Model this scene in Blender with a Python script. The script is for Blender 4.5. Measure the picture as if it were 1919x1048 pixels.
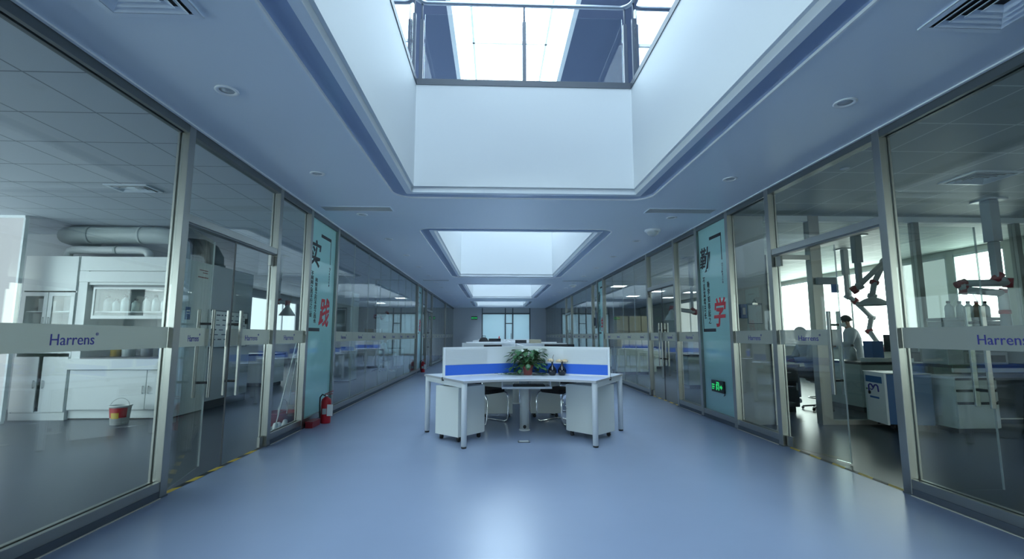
import bpy, math, random
from mathutils import Vector, Matrix, Euler

# ------------------------------------------------------------------ camera, world, exposure
S = bpy.context.scene
COL = S.collection
for o in list(bpy.data.objects):
    bpy.data.objects.remove(o)
PI = math.pi
CAM_Z = 1.248
H = 3.02                      # ceiling height of corridor and labs
XL, XR = -2.614, 3.342        # the two glass partitions
cd = bpy.data.cameras.new('camera')
cd.sensor_width = 36.0
cd.lens = 886.6 / 1919 * 36.0
cd.clip_start = 0.05
cd.clip_end = 200
cam = bpy.data.objects.new('camera', cd)
COL.objects.link(cam)
R_ = Vector((0.999288516, -0.0377105221, 0.000614745))
U_ = Vector((-0.00505863, -0.11786051, 0.99301728))
F_ = Vector((0.03737475, 0.99231387, 0.11796742))
cam.matrix_world = Matrix(((R_.x, U_.x, -F_.x, 0), (R_.y, U_.y, -F_.y, 0), (R_.z, U_.z, -F_.z, CAM_Z), (0, 0, 0, 1)))
S.camera = cam

W = bpy.data.worlds.new('world')
S.world = W
W.use_nodes = True
W.node_tree.nodes['Background'].inputs[0].default_value = (0.62, 0.80, 1.0, 1)
W.node_tree.nodes['Background'].inputs[1].default_value = 1.0

S.view_settings.view_transform = 'Standard'
S.view_settings.look = 'None'
S.view_settings.gamma = 1.0
S.view_settings.use_curve_mapping = False
S.view_settings.exposure = 0.0
S.cycles.use_denoising = True
S.cycles.max_bounces = 10
S.cycles.diffuse_bounces = 5
S.cycles.glossy_bounces = 5
S.cycles.transmission_bounces = 6
S.cycles.transparent_max_bounces = 40
S.cycles.caustics_reflective = False
S.cycles.caustics_refractive = False
S.cycles.sample_clamp_indirect = 6.0

# daylight strengths (skylight glazing, lab window blinds, lit panels)
SKY_E = 10.0
WIN_L_E = 1.6
WIN_R_E = 8.0
LED_E = 6.0

# ------------------------------------------------------------------ materials
def mat(name, col, rough=0.5, metal=0.0, spec=0.5, noise=0.0, nscale=8.0, bump=0.0, emit=None, estr=0.0, coat=0.0, trans=0.0):
    m = bpy.data.materials.new(name)
    m.use_nodes = True
    nt = m.node_tree
    b = nt.nodes['Principled BSDF']
    b.inputs['Base Color'].default_value = (*col, 1)
    b.inputs['Roughness'].default_value = rough
    b.inputs['Metallic'].default_value = metal
    b.inputs['Specular IOR Level'].default_value = spec
    b.inputs['Coat Weight'].default_value = coat
    b.inputs['Transmission Weight'].default_value = trans
    if emit:
        b.inputs['Emission Color'].default_value = (*emit, 1)
        b.inputs['Emission Strength'].default_value = estr
    if noise or bump:
        tc = nt.nodes.new('ShaderNodeTexCoord')
        n = nt.nodes.new('ShaderNodeTexNoise')
        n.inputs['Scale'].default_value = nscale
        n.inputs['Detail'].default_value = 4
        nt.links.new(tc.outputs['Object'], n.inputs['Vector'])
        if noise:
            mx = nt.nodes.new('ShaderNodeMix')
            mx.data_type = 'RGBA'
            mx.inputs[6].default_value = (*[c * (1 - noise) for c in col], 1)
            mx.inputs[7].default_value = (*[min(1, c * (1 + noise)) for c in col], 1)
            nt.links.new(n.outputs['Fac'], mx.inputs[0])
            nt.links.new(mx.outputs[2], b.inputs['Base Color'])
        if bump:
            bp = nt.nodes.new('ShaderNodeBump')
            bp.inputs['Strength'].default_value = bump
            bp.inputs['Distance'].default_value = 0.01
            nt.links.new(n.outputs['Fac'], bp.inputs['Height'])
            nt.links.new(bp.outputs[0], b.inputs['Normal'])
    return m

def emitmat(name, col, s):
    m = bpy.data.materials.new(name)
    m.use_nodes = True
    nt = m.node_tree
    nt.nodes.clear()
    e = nt.nodes.new('ShaderNodeEmission')
    e.inputs[0].default_value = (*col, 1)
    e.inputs[1].default_value = s
    o = nt.nodes.new('ShaderNodeOutputMaterial')
    nt.links.new(e.outputs[0], o.inputs[0])
    return m

def glassmat(name, tint, ior=1.5, rough=0.0):
    m = bpy.data.materials.new(name)
    m.use_nodes = True
    nt = m.node_tree
    nt.nodes.clear()
    o = nt.nodes.new('ShaderNodeOutputMaterial')
    t = nt.nodes.new('ShaderNodeBsdfTransparent')
    t.inputs[0].default_value = (*tint, 1)
    g = nt.nodes.new('ShaderNodeBsdfGlossy')
    g.inputs['Roughness'].default_value = rough
    f = nt.nodes.new('ShaderNodeFresnel')
    ge = nt.nodes.new('ShaderNodeNewGeometry')
    mi = nt.nodes.new('ShaderNodeMix')      # both faces of the pane reflect as air to glass
    mi.inputs[2].default_value = ior
    mi.inputs[3].default_value = 1.0 / ior
    nt.links.new(ge.outputs['Backfacing'], mi.inputs[0])
    nt.links.new(mi.outputs[0], f.inputs['IOR'])
    mx = nt.nodes.new('ShaderNodeMixShader')
    nt.links.new(f.outputs[0], mx.inputs[0])
    nt.links.new(t.outputs[0], mx.inputs[1])
    nt.links.new(g.outputs[0], mx.inputs[2])
    nt.links.new(mx.outputs[0], o.inputs[0])
    return m

def frostmat(name, col, clear=0.2, transl=0.5, gloss=False):
    m = bpy.data.materials.new(name)
    m.use_nodes = True
    nt = m.node_tree
    nt.nodes.clear()
    o = nt.nodes.new('ShaderNodeOutputMaterial')
    d = nt.nodes.new('ShaderNodeBsdfDiffuse')
    d.inputs[0].default_value = (*col, 1)
    t = nt.nodes.new('ShaderNodeBsdfTranslucent')
    t.inputs[0].default_value = (*col, 1)
    p = nt.nodes.new('ShaderNodeBsdfTransparent')
    m1 = nt.nodes.new('ShaderNodeMixShader')
    m1.inputs[0].default_value = transl
    m2 = nt.nodes.new('ShaderNodeMixShader')
    m2.inputs[0].default_value = clear
    nt.links.new(d.outputs[0], m1.inputs[1])
    nt.links.new(t.outputs[0], m1.inputs[2])
    nt.links.new(m1.outputs[0], m2.inputs[1])
    nt.links.new(p.outputs[0], m2.inputs[2])
    out = m2.outputs[0]
    if gloss:
        g = nt.nodes.new('ShaderNodeBsdfGlossy')
        g.inputs['Roughness'].default_value = 0.03
        f = nt.nodes.new('ShaderNodeFresnel')
        f.inputs['IOR'].default_value = 1.45
        m3 = nt.nodes.new('ShaderNodeMixShader')
        nt.links.new(f.outputs[0], m3.inputs[0])
        nt.links.new(out, m3.inputs[1])
        nt.links.new(g.outputs[0], m3.inputs[2])
        out = m3.outputs[0]
    nt.links.new(out, o.inputs[0])
    return m

def tilemat(name, col, linecol, ox, oy, step=0.6, wline=0.014, rough=0.6):
    """suspended ceiling tiles: a square grid in object space"""
    m = mat(name, col, rough)
    nt = m.node_tree
    b = nt.nodes['Principled BSDF']
    tc = nt.nodes.new('ShaderNodeTexCoord')
    sp = nt.nodes.new('ShaderNodeSeparateXYZ')
    nt.links.new(tc.outputs['Object'], sp.inputs[0])
    def M(op, a, bb):
        n = nt.nodes.new('ShaderNodeMath')
        n.operation = op
        for k, v in ((0, a), (1, bb)):
            if isinstance(v, (int, float)):
                n.inputs[k].default_value = v
            else:
                nt.links.new(v, n.inputs[k])
        return n.outputs[0]
    res = []
    for k, off in ((0, ox), (1, oy)):
        a = M('SUBTRACT', sp.outputs[k], off - 60.0 - wline / 2)
        a = M('MODULO', a, step)
        res.append(M('LESS_THAN', a, wline))
    f = M('MAXIMUM', res[0], res[1])
    mx = nt.nodes.new('ShaderNodeMix')
    mx.data_type = 'RGBA'
    mx.inputs[6].default_value = (*col, 1)
    mx.inputs[7].default_value = (*linecol, 1)
    nt.links.new(f, mx.inputs[0])
    nt.links.new(mx.outputs[2], b.inputs['Base Color'])
    return m

M_ = {}
M_['floor'] = mat('floor_epoxy', (0.255, 0.308, 0.425), 0.27, spec=0.26, noise=0.05, nscale=1.5)
M_['floor_lab'] = mat('floor_lab', (0.085, 0.10, 0.125), 0.34, spec=0.3, noise=0.08, nscale=2)  # same PVC as the corridor, its lack of light darkened into the colour
M_['floor_lab_shaded'] = mat('floor_lab_shaded', (0.022, 0.034, 0.042), 0.3, spec=0.22, noise=0.08, nscale=2)  # same PVC again, the right lab's shade put into a darker colour
M_['ceil'] = mat('ceiling_panel', (0.73, 0.80, 0.88), 0.36, spec=0.4)
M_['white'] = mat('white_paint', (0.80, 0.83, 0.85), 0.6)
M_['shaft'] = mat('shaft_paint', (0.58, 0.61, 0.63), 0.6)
M_['lip'] = mat('lip_paint', (0.62, 0.66, 0.70), 0.5)
M_['navy'] = mat('navy_band', (0.33, 0.42, 0.60), 0.12, spec=0.6)
M_['upceil'] = mat('upper_ceiling', (0.10, 0.13, 0.22), 0.7)
M_['wallgrey'] = mat('wall_grey', (0.46, 0.49, 0.52), 0.7)
M_['wallwarm'] = mat('wall_pale', (0.66, 0.67, 0.62), 0.7)
M_['steel'] = mat('brushed_steel', (0.38, 0.385, 0.36), 0.32, metal=1.0)
M_['steel_dark'] = mat('dark_steel', (0.14, 0.16, 0.17), 0.4, metal=0.6)
M_['rail_steel'] = mat('rail_steel', (0.28, 0.32, 0.38), 0.35, metal=0.8)
M_['baluster'] = mat('baluster_dark', (0.07, 0.09, 0.13), 0.45)
M_['chrome'] = mat('chrome', (0.75, 0.76, 0.78), 0.12, metal=1.0)
M_['kick'] = mat('plinth_dark', (0.07, 0.085, 0.11), 0.5)
M_['beige'] = mat('beige_sealant', (0.55, 0.52, 0.45), 0.6)
M_['glass'] = glassmat('partition_glass', (0.93, 0.965, 0.955), 1.58)
M_['glass_clear'] = glassmat('clear_glass', (0.96, 0.985, 0.985), 1.45)
M_['joint'] = frostmat('glass_joint', (0.62, 0.68, 0.68), 0.35, 0.4)
M_['frost'] = frostmat('frosted_film', (0.60, 0.62, 0.56), 0.14, 0.45)
M_['teal'] = frostmat('teal_frosted_panel', (0.58, 0.93, 0.92), 0.0, 0.5, gloss=True)
M_['ink'] = mat('black_ink', (0.012, 0.015, 0.02), 0.5)
M_['inkgrey'] = mat('grey_ink', (0.12, 0.13, 0.17), 0.5)
M_['red_ink'] = mat('red_ink', (0.55, 0.02, 0.035), 0.5)
M_['logo'] = mat('logo_violet', (0.055, 0.05, 0.30), 0.5)
M_['desk_white'] = mat('desk_white', (0.78, 0.80, 0.81), 0.35)
M_['desk_top'] = mat('desk_top', (0.74, 0.79, 0.86), 0.3)
M_['desk_edge'] = mat('desk_edge_grey', (0.42, 0.42, 0.43), 0.5)
M_['ped'] = mat('pedestal_grey_white', (0.66, 0.69, 0.67), 0.45)
M_['blue'] = mat('blue_fabric', (0.035, 0.14, 0.62), 0.8, noise=0.15, nscale=300)
M_['black'] = mat('black_plastic', (0.012, 0.013, 0.016), 0.45)
M_['blackfab'] = mat('black_fabric', (0.012, 0.012, 0.016), 0.9)
M_['dark'] = mat('dark_grey', (0.06, 0.065, 0.075), 0.5)
M_['mid'] = mat('mid_grey', (0.25, 0.27, 0.29), 0.5)
M_['lightgrey'] = mat('light_grey', (0.52, 0.55, 0.56), 0.5)
M_['cab'] = mat('cabinet_white', (0.76, 0.80, 0.80), 0.35)
M_['cabgreen'] = mat('cabinet_pale_green', (0.52, 0.60, 0.57), 0.4)
M_['duct'] = mat('duct_grey', (0.34, 0.39, 0.38), 0.45)
M_['ductdark'] = mat('duct_dark', (0.13, 0.16, 0.18), 0.45)
M_['red'] = mat('red_paint', (0.50, 0.012, 0.022), 0.3)
M_['redarm'] = mat('dark_red_joint', (0.26, 0.02, 0.03), 0.4)
M_['armgrey'] = mat('arm_grey', (0.42, 0.45, 0.48), 0.4)
M_['paper'] = mat('paper_white', (0.85, 0.86, 0.84), 0.7)
M_['green'] = mat('leaf_green', (0.06, 0.17, 0.07), 0.45, noise=0.45, nscale=30)
M_['stem'] = mat('stem_green', (0.09, 0.17, 0.06), 0.6)
M_['terra'] = mat('terracotta', (0.30, 0.085, 0.075), 0.7)
M_['soil'] = mat('soil', (0.03, 0.02, 0.015), 0.9)
M_['vase'] = mat('black_glaze', (0.004, 0.005, 0.012), 0.08, spec=0.7)
M_['cream'] = mat('dried_cream_flower', (0.80, 0.62, 0.40), 0.8)
M_['twig'] = mat('twig_brown', (0.12, 0.06, 0.03), 0.8)
M_['coat'] = mat('lab_coat_white', (0.62, 0.66, 0.72), 0.8)
M_['skin'] = mat('skin', (0.48, 0.28, 0.20), 0.55)
M_['hair'] = mat('black_hair', (0.012, 0.011, 0.012), 0.6)
M_['trouser'] = mat('dark_trousers', (0.03, 0.035, 0.05), 0.8)
M_['benchtop'] = mat('bench_top_dark', (0.03, 0.035, 0.04), 0.3)
M_['cardboard'] = mat('cardboard', (0.42, 0.38, 0.27), 0.8)
M_['blue_plastic'] = mat('blue_plastic', (0.03, 0.12, 0.36), 0.4)
M_['navyblue'] = mat('appliance_blue', (0.04, 0.13, 0.30), 0.5)
M_['liquid'] = mat('amber_bottle', (0.24, 0.12, 0.05), 0.2)
M_['bottle'] = mat('clear_bottle', (0.55, 0.62, 0.62), 0.15)
M_['yellow'] = mat('yellow_plastic', (0.65, 0.45, 0.05), 0.5)
M_['sky'] = emitmat('skylight_glazing', (0.62, 0.82, 0.97), SKY_E)
M_['winL'] = emitmat('daylit_blind_cool', (0.68, 0.88, 0.97), WIN_L_E)
M_['winLnear'] = emitmat('daylit_blind_near', (0.75, 0.90, 0.94), WIN_L_E * 6.0)
M_['sky2'] = emitmat('skylight_glazing_far', (0.62, 0.82, 0.97), SKY_E * 1.4)
M_['led_end'] = emitmat('led_panel_end', (0.72, 0.90, 1.0), LED_E * 5)
M_['winRmid'] = emitmat('added_fill_window', (0.80, 0.92, 0.88), WIN_R_E * 1.1)  # unseen glowing window, added to light the near right lab
M_['upwin'] = emitmat('upper_window', (0.70, 0.88, 1.0), 2.6)
M_['curtain'] = emitmat('backlit_curtain_cool', (0.74, 0.84, 0.92), 0.80)
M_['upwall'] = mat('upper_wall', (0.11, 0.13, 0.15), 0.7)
M_['winR'] = emitmat('daylit_blind_warm', (0.84, 0.97, 0.92), WIN_R_E)
M_['winRdim'] = emitmat('daylit_curtain', (0.72, 0.86, 0.84), WIN_R_E * 0.10)
M_['led'] = emitmat('led_panel', (0.86, 0.95, 1.0), LED_E)
M_['exitgreen'] = emitmat('exit_green', (0.04, 0.75, 0.22), 0.75)
M_['ceilL'] = tilemat('tile_ceiling_cool', (0.50, 0.55, 0.61), (0.18, 0.20, 0.24), -3.194, 3.13)
M_['ceilR'] = tilemat('tile_ceiling_warm', (0.46, 0.50, 0.48), (0.85, 0.88, 0.84), 3.80, 3.05)  # pale grid lines carry the T-bars' reflection in their colour

# ------------------------------------------------------------------ mesh builder
class MB:
    def __init__(s):
        s.v, s.f, s.mi, s.sm = [], [], [], []
        s.T = None
    def add(s, vs, fs, m=0, smooth=False):
        b = len(s.v)
        for p in vs:
            p = Vector(p)
            s.v.append(s.T @ p if s.T else p)
        for f in fs:
            s.f.append([b + i for i in f])
            s.mi.append(m)
            s.sm.append(smooth)
        return s
    def box(s, x0, x1, y0, y1, z0, z1, m=0):
        vs = [(x, y, z) for z in (z0, z1) for y in (y0, y1) for x in (x0, x1)]
        fs = [(0, 2, 3, 1), (4, 5, 7, 6), (0, 1, 5, 4), (2, 6, 7, 3), (0, 4, 6, 2), (1, 3, 7, 5)]
        return s.add(vs, fs, m)
    def bar(s, p0, p1, w, h, m=0, up=(0, 0, 1)):
        """rectangular bar from p0 to p1"""
        p0, p1 = Vector(p0), Vector(p1)
        d = (p1 - p0).normalized()
        up = Vector(up)
        if abs(d.dot(up)) > 0.98:
            up = Vector((1, 0, 0))
        a = d.cross(up).normalized() * (w / 2)
        b = a.cross(d).normalized() * (h / 2)
        vs = [p + sa * a + sb * b for p in (p0, p1) for sa, sb in ((-1, -1), (1, -1), (1, 1), (-1, 1))]
        fs = [(0, 3, 2, 1), (4, 5, 6, 7), (0, 1, 5, 4), (1, 2, 6, 5), (2, 3, 7, 6), (3, 0, 4, 7)]
        return s.add(vs, fs, m)
    def tube(s, pts, r, n=10, m=0, cap=True, smooth=True):
        pts = [Vector(p) for p in pts]
        k = len(pts)
        rs = r if isinstance(r, (list, tuple)) else [r] * k
        ts = []
        for i in range(k):
            a, b = pts[max(i - 1, 0)], pts[min(i + 1, k - 1)]
            ts.append((b - a).normalized())
        ref = Vector((0, 0, 1)) if abs(ts[0].z) < 0.9 else Vector((1, 0, 0))
        nrm = ts[0].cross(ref).normalized()
        vs = []
        for i in range(k):
            nrm = (nrm - ts[i] * nrm.dot(ts[i])).normalized()
            bn = ts[i].cross(nrm)
            for j in range(n):
                a = 2 * PI * j / n
                vs.append(pts[i] + (nrm * math.cos(a) + bn * math.sin(a)) * rs[i])
        fs = []
        for i in range(k - 1):
            for j in range(n):
                fs.append((i * n + j, i * n + (j + 1) % n, (i + 1) * n + (j + 1) % n, (i + 1) * n + j))
        b0 = len(s.v)
        s.add(vs, fs, m, smooth)
        if cap:
            for ring, rev in ((0, True), (k - 1, False)):
                idx = [b0 + ring * n + j for j in range(n)]
                if rev:
                    idx.reverse()
                s.f.append(idx)
                s.mi.append(m)
                s.sm.append(False)
        return s
    def lathe(s, prof, c=(0, 0, 0), n=20, m=0, smooth=True):
        c = Vector(c)
        vs, fs = [], []
        k = len(prof)
        for r, z in prof:
            for j in range(n):
                a = 2 * PI * j / n
                vs.append(c + Vector((r * math.cos(a), r * math.sin(a), z)))
        for i in range(k - 1):
            for j in range(n):
                fs.append((i * n + j, i * n + (j + 1) % n, (i + 1) * n + (j + 1) % n, (i + 1) * n + j))
        fs.append(tuple(reversed(range(n))))
        fs.append(tuple((k - 1) * n + j for j in range(n)))
        return s.add(vs, fs, m, smooth)
    def prism(s, poly, z0, z1, m=0, mside=None, mtop=None):
        n = len(poly)
        vs = [(x, y, z0) for x, y in poly] + [(x, y, z1) for x, y in poly]
        s.add(vs, [tuple(reversed(range(n)))], m)
        b = len(s.v) - 2 * n
        s.f.append([b + n + i for i in range(n)]); s.mi.append(m if mtop is None else mtop); s.sm.append(False)
        for i in range(n):
            j = (i + 1) % n
            s.f.append([b + i, b + j, b + n + j, b + n + i]); s.mi.append(m if mside is None else mside); s.sm.append(False)
        return s
    def ball(s, c, r, n=12, k=8, m=0, sc=(1, 1, 1)):
        prof = []
        c = Vector(c)
        vs, fs = [], []
        for i in range(k + 1):
            t = -PI / 2 + PI * i / k
            for j in range(n):
                a = 2 * PI * j / n
                rr = max(1e-4, math.cos(t)) * r
                vs.append(c + Vector((rr * math.cos(a) * sc[0], rr * math.sin(a) * sc[1], math.sin(t) * r * sc[2])))
        for i in range(k):
            for j in range(n):
                fs.append((i * n + j, i * n + (j + 1) % n, (i + 1) * n + (j + 1) % n, (i + 1) * n + j))
        return s.add(vs, fs, m, True)
    def bridge(s, l0, l1, m=0, smooth=False):
        n = len(l0)
        return s.add(list(l0) + list(l1), [(i, (i + 1) % n, n + (i + 1) % n, n + i) for i in range(n)], m, smooth)
    def build(s, name, mats, parent=None, loc=None, rotz=0.0, bevel=0.0, kind=None):
        if not isinstance(mats, (list, tuple)):
            mats = [mats]
        me = bpy.data.meshes.new(name)
        me.from_pydata([tuple(p) for p in s.v], [], s.f)
        for mm in mats:
            me.materials.append(M_[mm] if isinstance(mm, str) else mm)
        me.polygons.foreach_set('material_index', s.mi)
        me.polygons.foreach_set('use_smooth', s.sm)
        me.update()
        o = bpy.data.objects.new(name, me)
        COL.objects.link(o)
        if parent:
            o.parent = parent
        if loc is not None:
            o.location = loc
        o.rotation_euler = (0, 0, rotz)
        if bevel:
            b = o.modifiers.new('bevel', 'BEVEL')
            b.width = bevel
            b.segments = 2
            b.limit_method = 'ANGLE'
            b.angle_limit = math.radians(40)
        if kind:
            o['kind'] = kind
        return o

def tag(o, label, cat, group=None, kind=None):
    o['label'] = label
    o['category'] = cat
    if group:
        o['group'] = group
    if kind:
        o['kind'] = kind
    return o

def thing(name, label, cat, loc=(0, 0, 0), rotz=0.0, group=None):
    o = bpy.data.objects.new(name, None)
    o.empty_display_size = 0.1
    COL.objects.link(o)
    o.location = loc
    o.rotation_euler = (0, 0, rotz)
    return tag(o, label, cat, group)

def struct(name, loc=(0, 0, 0), rotz=0.0):
    o = bpy.data.objects.new(name, None)
    o.empty_display_size = 0.1
    COL.objects.link(o)
    o.location = loc
    o.rotation_euler = (0, 0, rotz)
    o['kind'] = 'structure'
    return o

def dup(root, loc, rotz=None, label=None, group=None):
    r = root.copy()
    COL.objects.link(r)
    r.location = loc
    if rotz is not None:
        r.rotation_euler = (0, 0, rotz)
    if label:
        r['label'] = label
    if group:
        r['group'] = group
    for ch in list(root.children):
        c = ch.copy()
        COL.objects.link(c)
        c.parent = r
        for g in list(ch.children):
            d = g.copy()
            COL.objects.link(d)
            d.parent = c
    return r

_txt = {}
def text_mesh(name, body, height, m, parent, loc, width=None, align='CENTER', ext=0.0015, shear=0.0, offset=0.0, rot=(PI / 2, 0, 0), line=1.0, fit=None):
    """lettering as one mesh, standing in the local XZ plane and facing local -Y; height scales the glyph size"""
    key = (body, height, width, align, ext, shear, offset, line, fit, m)
    if key not in _txt:
        c = bpy.data.curves.new('lettering', 'FONT')
        c.body = body
        c.size = height
        c.align_x = align
        c.align_y = 'CENTER'
        c.extrude = ext
        c.shear = shear
        c.offset = offset
        c.space_line = line
        c.resolution_u = 3
        t = bpy.data.objects.new('lettering_tmp', c)
        COL.objects.link(t)
        dg = bpy.context.evaluated_depsgraph_get()
        me = bpy.data.meshes.new_from_object(t.evaluated_get(dg))
        bpy.data.objects.remove(t)
        bpy.data.curves.remove(c)
        if width or fit:
            xs = [v.co.x for v in me.vertices]
            ys = [v.co.y for v in me.vertices]
            cx, cy = (min(xs) + max(xs)) / 2, (min(ys) + max(ys)) / 2
            if fit:
                kx, ky = fit[0] / (max(xs) - min(xs)), fit[1] / (max(ys) - min(ys))
            else:
                kx = ky = width / (max(xs) - min(xs))
            for v in me.vertices:
                v.co.x = (v.co.x - cx) * kx
                v.co.y = (v.co.y - cy) * ky
        me.materials.clear()
        me.materials.append(M_[m])
        for p in me.polygons:
            p.material_index = 0
        _txt[key] = me
    o = bpy.data.objects.new(name, _txt[key])
    COL.objects.link(o)
    o.parent = parent
    o.location = loc
    o.rotation_euler = rot
    return o

# ------------------------------------------------------------------ large structure
YB, YE = -11.0, 30.5           # hall ends behind and ahead of the camera
XOL, XOR = -9.2, 9.5          # outer walls of the labs
MB().box(XL, XR, YB, YE, -0.06, 0.0).build('floor', 'floor', kind='structure')
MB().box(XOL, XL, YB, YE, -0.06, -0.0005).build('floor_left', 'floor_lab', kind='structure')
MB().box(XR, XOR, YB, YE, -0.06, -0.0005).build('floor_right', 'floor_lab_shaded', kind='structure')
MB().box(XOL, XL, YB, YE, H, H + 0.05).build('ceiling_left', 'ceilL', kind='structure')
MB().box(XR, XOR, YB, YE, H, H + 0.05).build('ceiling_right', 'ceilR', kind='structure')

CX0, CX1, CR = -1.28, 2.03, 0.26
COFF = [(-9.2, -2.5), (-0.7, 6.0), (7.72, 14.4), (16.2, 22.6), (24.4, 29.2)]  # the well behind the camera is unseen, added for its light
ZS = 4.47                     # upper floor level

def loop(x0, x1, y0, y1, r, z, n=8):
    pts = []
    for cx, cy, a0 in ((x1 - r, y1 - r, 0), (x0 + r, y1 - r, 90), (x0 + r, y0 + r, 180), (x1 - r, y0 + r, 270)):
        for i in range(n + 1):
            a = math.radians(a0 + 90 * i / n)
            pts.append((cx + r * math.cos(a), cy + r * math.sin(a), z))
    return pts

mb = MB()
def quad(mb, x0, x1, y0, y1, z, m=0):
    mb.add([(x0, y0, z), (x1, y0, z), (x1, y1, z), (x0, y1, z)], [(0, 3, 2, 1)], m)
ys = [YB]
quad(mb, XL, CX0, YB, YE, H)
quad(mb, CX1, XR, YB, YE, H)
prev = YB
for a, b in COFF:
    quad(mb, CX0, CX1, prev, a, H)
    for cx, cy, sx, sy, a0 in ((CX1, b, 1, 1, 0), (CX0, b, -1, 1, 90), (CX0, a, -1, -1, 180), (CX1, a, 1, -1, 270)):
        ox, oy = cx - sx * CR, cy - sy * CR
        arc = [(ox + CR * math.cos(math.radians(a0 + 90 * i / 8)), oy + CR * math.sin(math.radians(a0 + 90 * i / 8)), H) for i in range(9)]
        mb.add([(cx, cy, H)] + arc, [(0, i + 2, i + 1) for i in range(8)])
    prev = b
quad(mb, CX0, CX1, prev, YE, H)
mb.build('ceiling', 'ceil', kind='structure')

for k, (a, b) in enumerate(COFF):
    r = struct('trim_%d' % (k + 100))
    L0 = loop(CX0, CX1, a, b, CR, H)
    L0b = loop(CX0, CX1, a, b, CR, H - 0.008)
    L0c = loop(CX0 + .014, CX1 - .014, a + .014, b - .014, CR - .014, H - 0.008)
    L1 = loop(CX0 + .014, CX1 - .014, a + .014, b - .014, CR - .014, H + .012)
    i2 = .17
    L2 = loop(CX0 + i2, CX1 - i2, a + i2, b - i2, .03, H + .012)
    L2b = loop(CX0 + i2, CX1 - i2, a + i2, b - i2, .03, H + .0)
    i3 = .245
    L3 = loop(CX0 + i3, CX1 - i3, a + i3, b - i3, .02, H + .0)
    L4 = loop(CX0 + i3, CX1 - i3, a + i3, b - i3, .02, H + .07)
    i5 = .275
    L5 = loop(CX0 + i5, CX1 - i5, a + i5, b - i5, .012, H + .07)
    L6 = loop(CX0 + i5, CX1 - i5, a + i5, b - i5, .012, ZS)
    MB().bridge(L0, L0b).bridge(L0b, L0c).bridge(L0c, L1).build('edge_bead', 'white', r)
    MB().bridge(L1, L2).bridge(L2, L2b).build('recess_band', 'navy', r)
    MB().bridge(L2b, L3).build('ledge', 'ceil', r)
    MB().bridge(L3, L4).bridge(L4, L5).build('light_lip', 'lip', r)
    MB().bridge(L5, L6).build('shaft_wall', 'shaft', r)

# upper storey: slab, curbs, walls, ceiling with the long skylight
SX0, SX1 = CX0 + .275, CX1 - .275
UX0, UX1, ZU = -6.4, 7.2, 7.7
mb = MB()
mb.box(UX0, SX0 - .002, YB, YE, ZS - .12, ZS - .01)
mb.box(SX1 + .002, UX1, YB, YE, ZS - .12, ZS - .01)
prev = YB
for a, b in COFF:
    mb.box(SX0 - .002, SX1 + .002, prev, a + .273, ZS - .12, ZS - .01)
    prev = b - .273
mb.box(SX0 - .002, SX1 + .002, prev, YE, ZS - .12, ZS - .01)
mb.build('floor_upper', 'wallgrey', kind='structure')
GX0, GX1 = -0.87, 1.56
mb = MB()
mb.box(UX0, GX0 - .1, YB, YE, ZU, ZU + .1)
mb.box(GX1 + .1, UX1, YB, YE, ZU, ZU + .1)
mb.build('ceiling_upper', 'upceil', kind='structure')
mb = MB()
mb.box(GX0 - .1, GX0, YB, YE, ZU, ZU + .62)
mb.box(GX1, GX1 + .1, YB, YE, ZU, ZU + .62)
mb.build('trim_5', 'white', kind='structure')
sk = struct('window_1')
y = YB
while y < YE - .1:
    y1 = min(y + 2.4, YE)
    MB().box(GX0, GX1, y + .03, y1 - .03, ZU + .56, ZU + .6).build('skylight_pane', 'sky' if y < 6.5 else 'sky2', sk)
    MB().box(GX0, GX1, y1 - .03, y1 + .03, ZU + .50, ZU + .6).build('glazing_bar', 'white', sk)
    y = y1
for x in (GX0 + .35, GX1 - .35):
    MB().box(x - .025, x + .025, YB, YE, ZU + .5, ZU + .56).build('rail_bar', 'white', sk)
mb = MB()
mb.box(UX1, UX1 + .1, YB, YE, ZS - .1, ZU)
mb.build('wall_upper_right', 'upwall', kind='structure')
mb = MB()
mb.box(UX0 - .1, UX0, YB, YE, ZS - .1, ZS + .5)
mb.box(UX0 - .1, UX0, YB, YE, ZS + 2.7, ZU)
mb.build('wall_upper_left', 'white', kind='structure')
uw = struct('window_2')
y = YB
while y < YE - 1:
    MB().box(UX0 - .06, UX0 - .03, y + .05, y + 2.35, ZS + .5, ZS + 2.7).build('pane', 'upwin', uw)
    MB().box(UX0 - .08, UX0, y + 2.35, y + 2.45, ZS + .5, ZS + 2.7).build('mullion', 'white', uw)
    y += 2.4
MB().box(UX0, UX1, YE - .0, YE + .1, ZS - .1, ZU + .6).build('wall_upper_back', 'wallgrey', kind='structure')
MB().box(UX0, UX1, YB - .1, YB, ZS - .1, ZU + .6).build('wall_upper_front', 'wallgrey', kind='structure')

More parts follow.
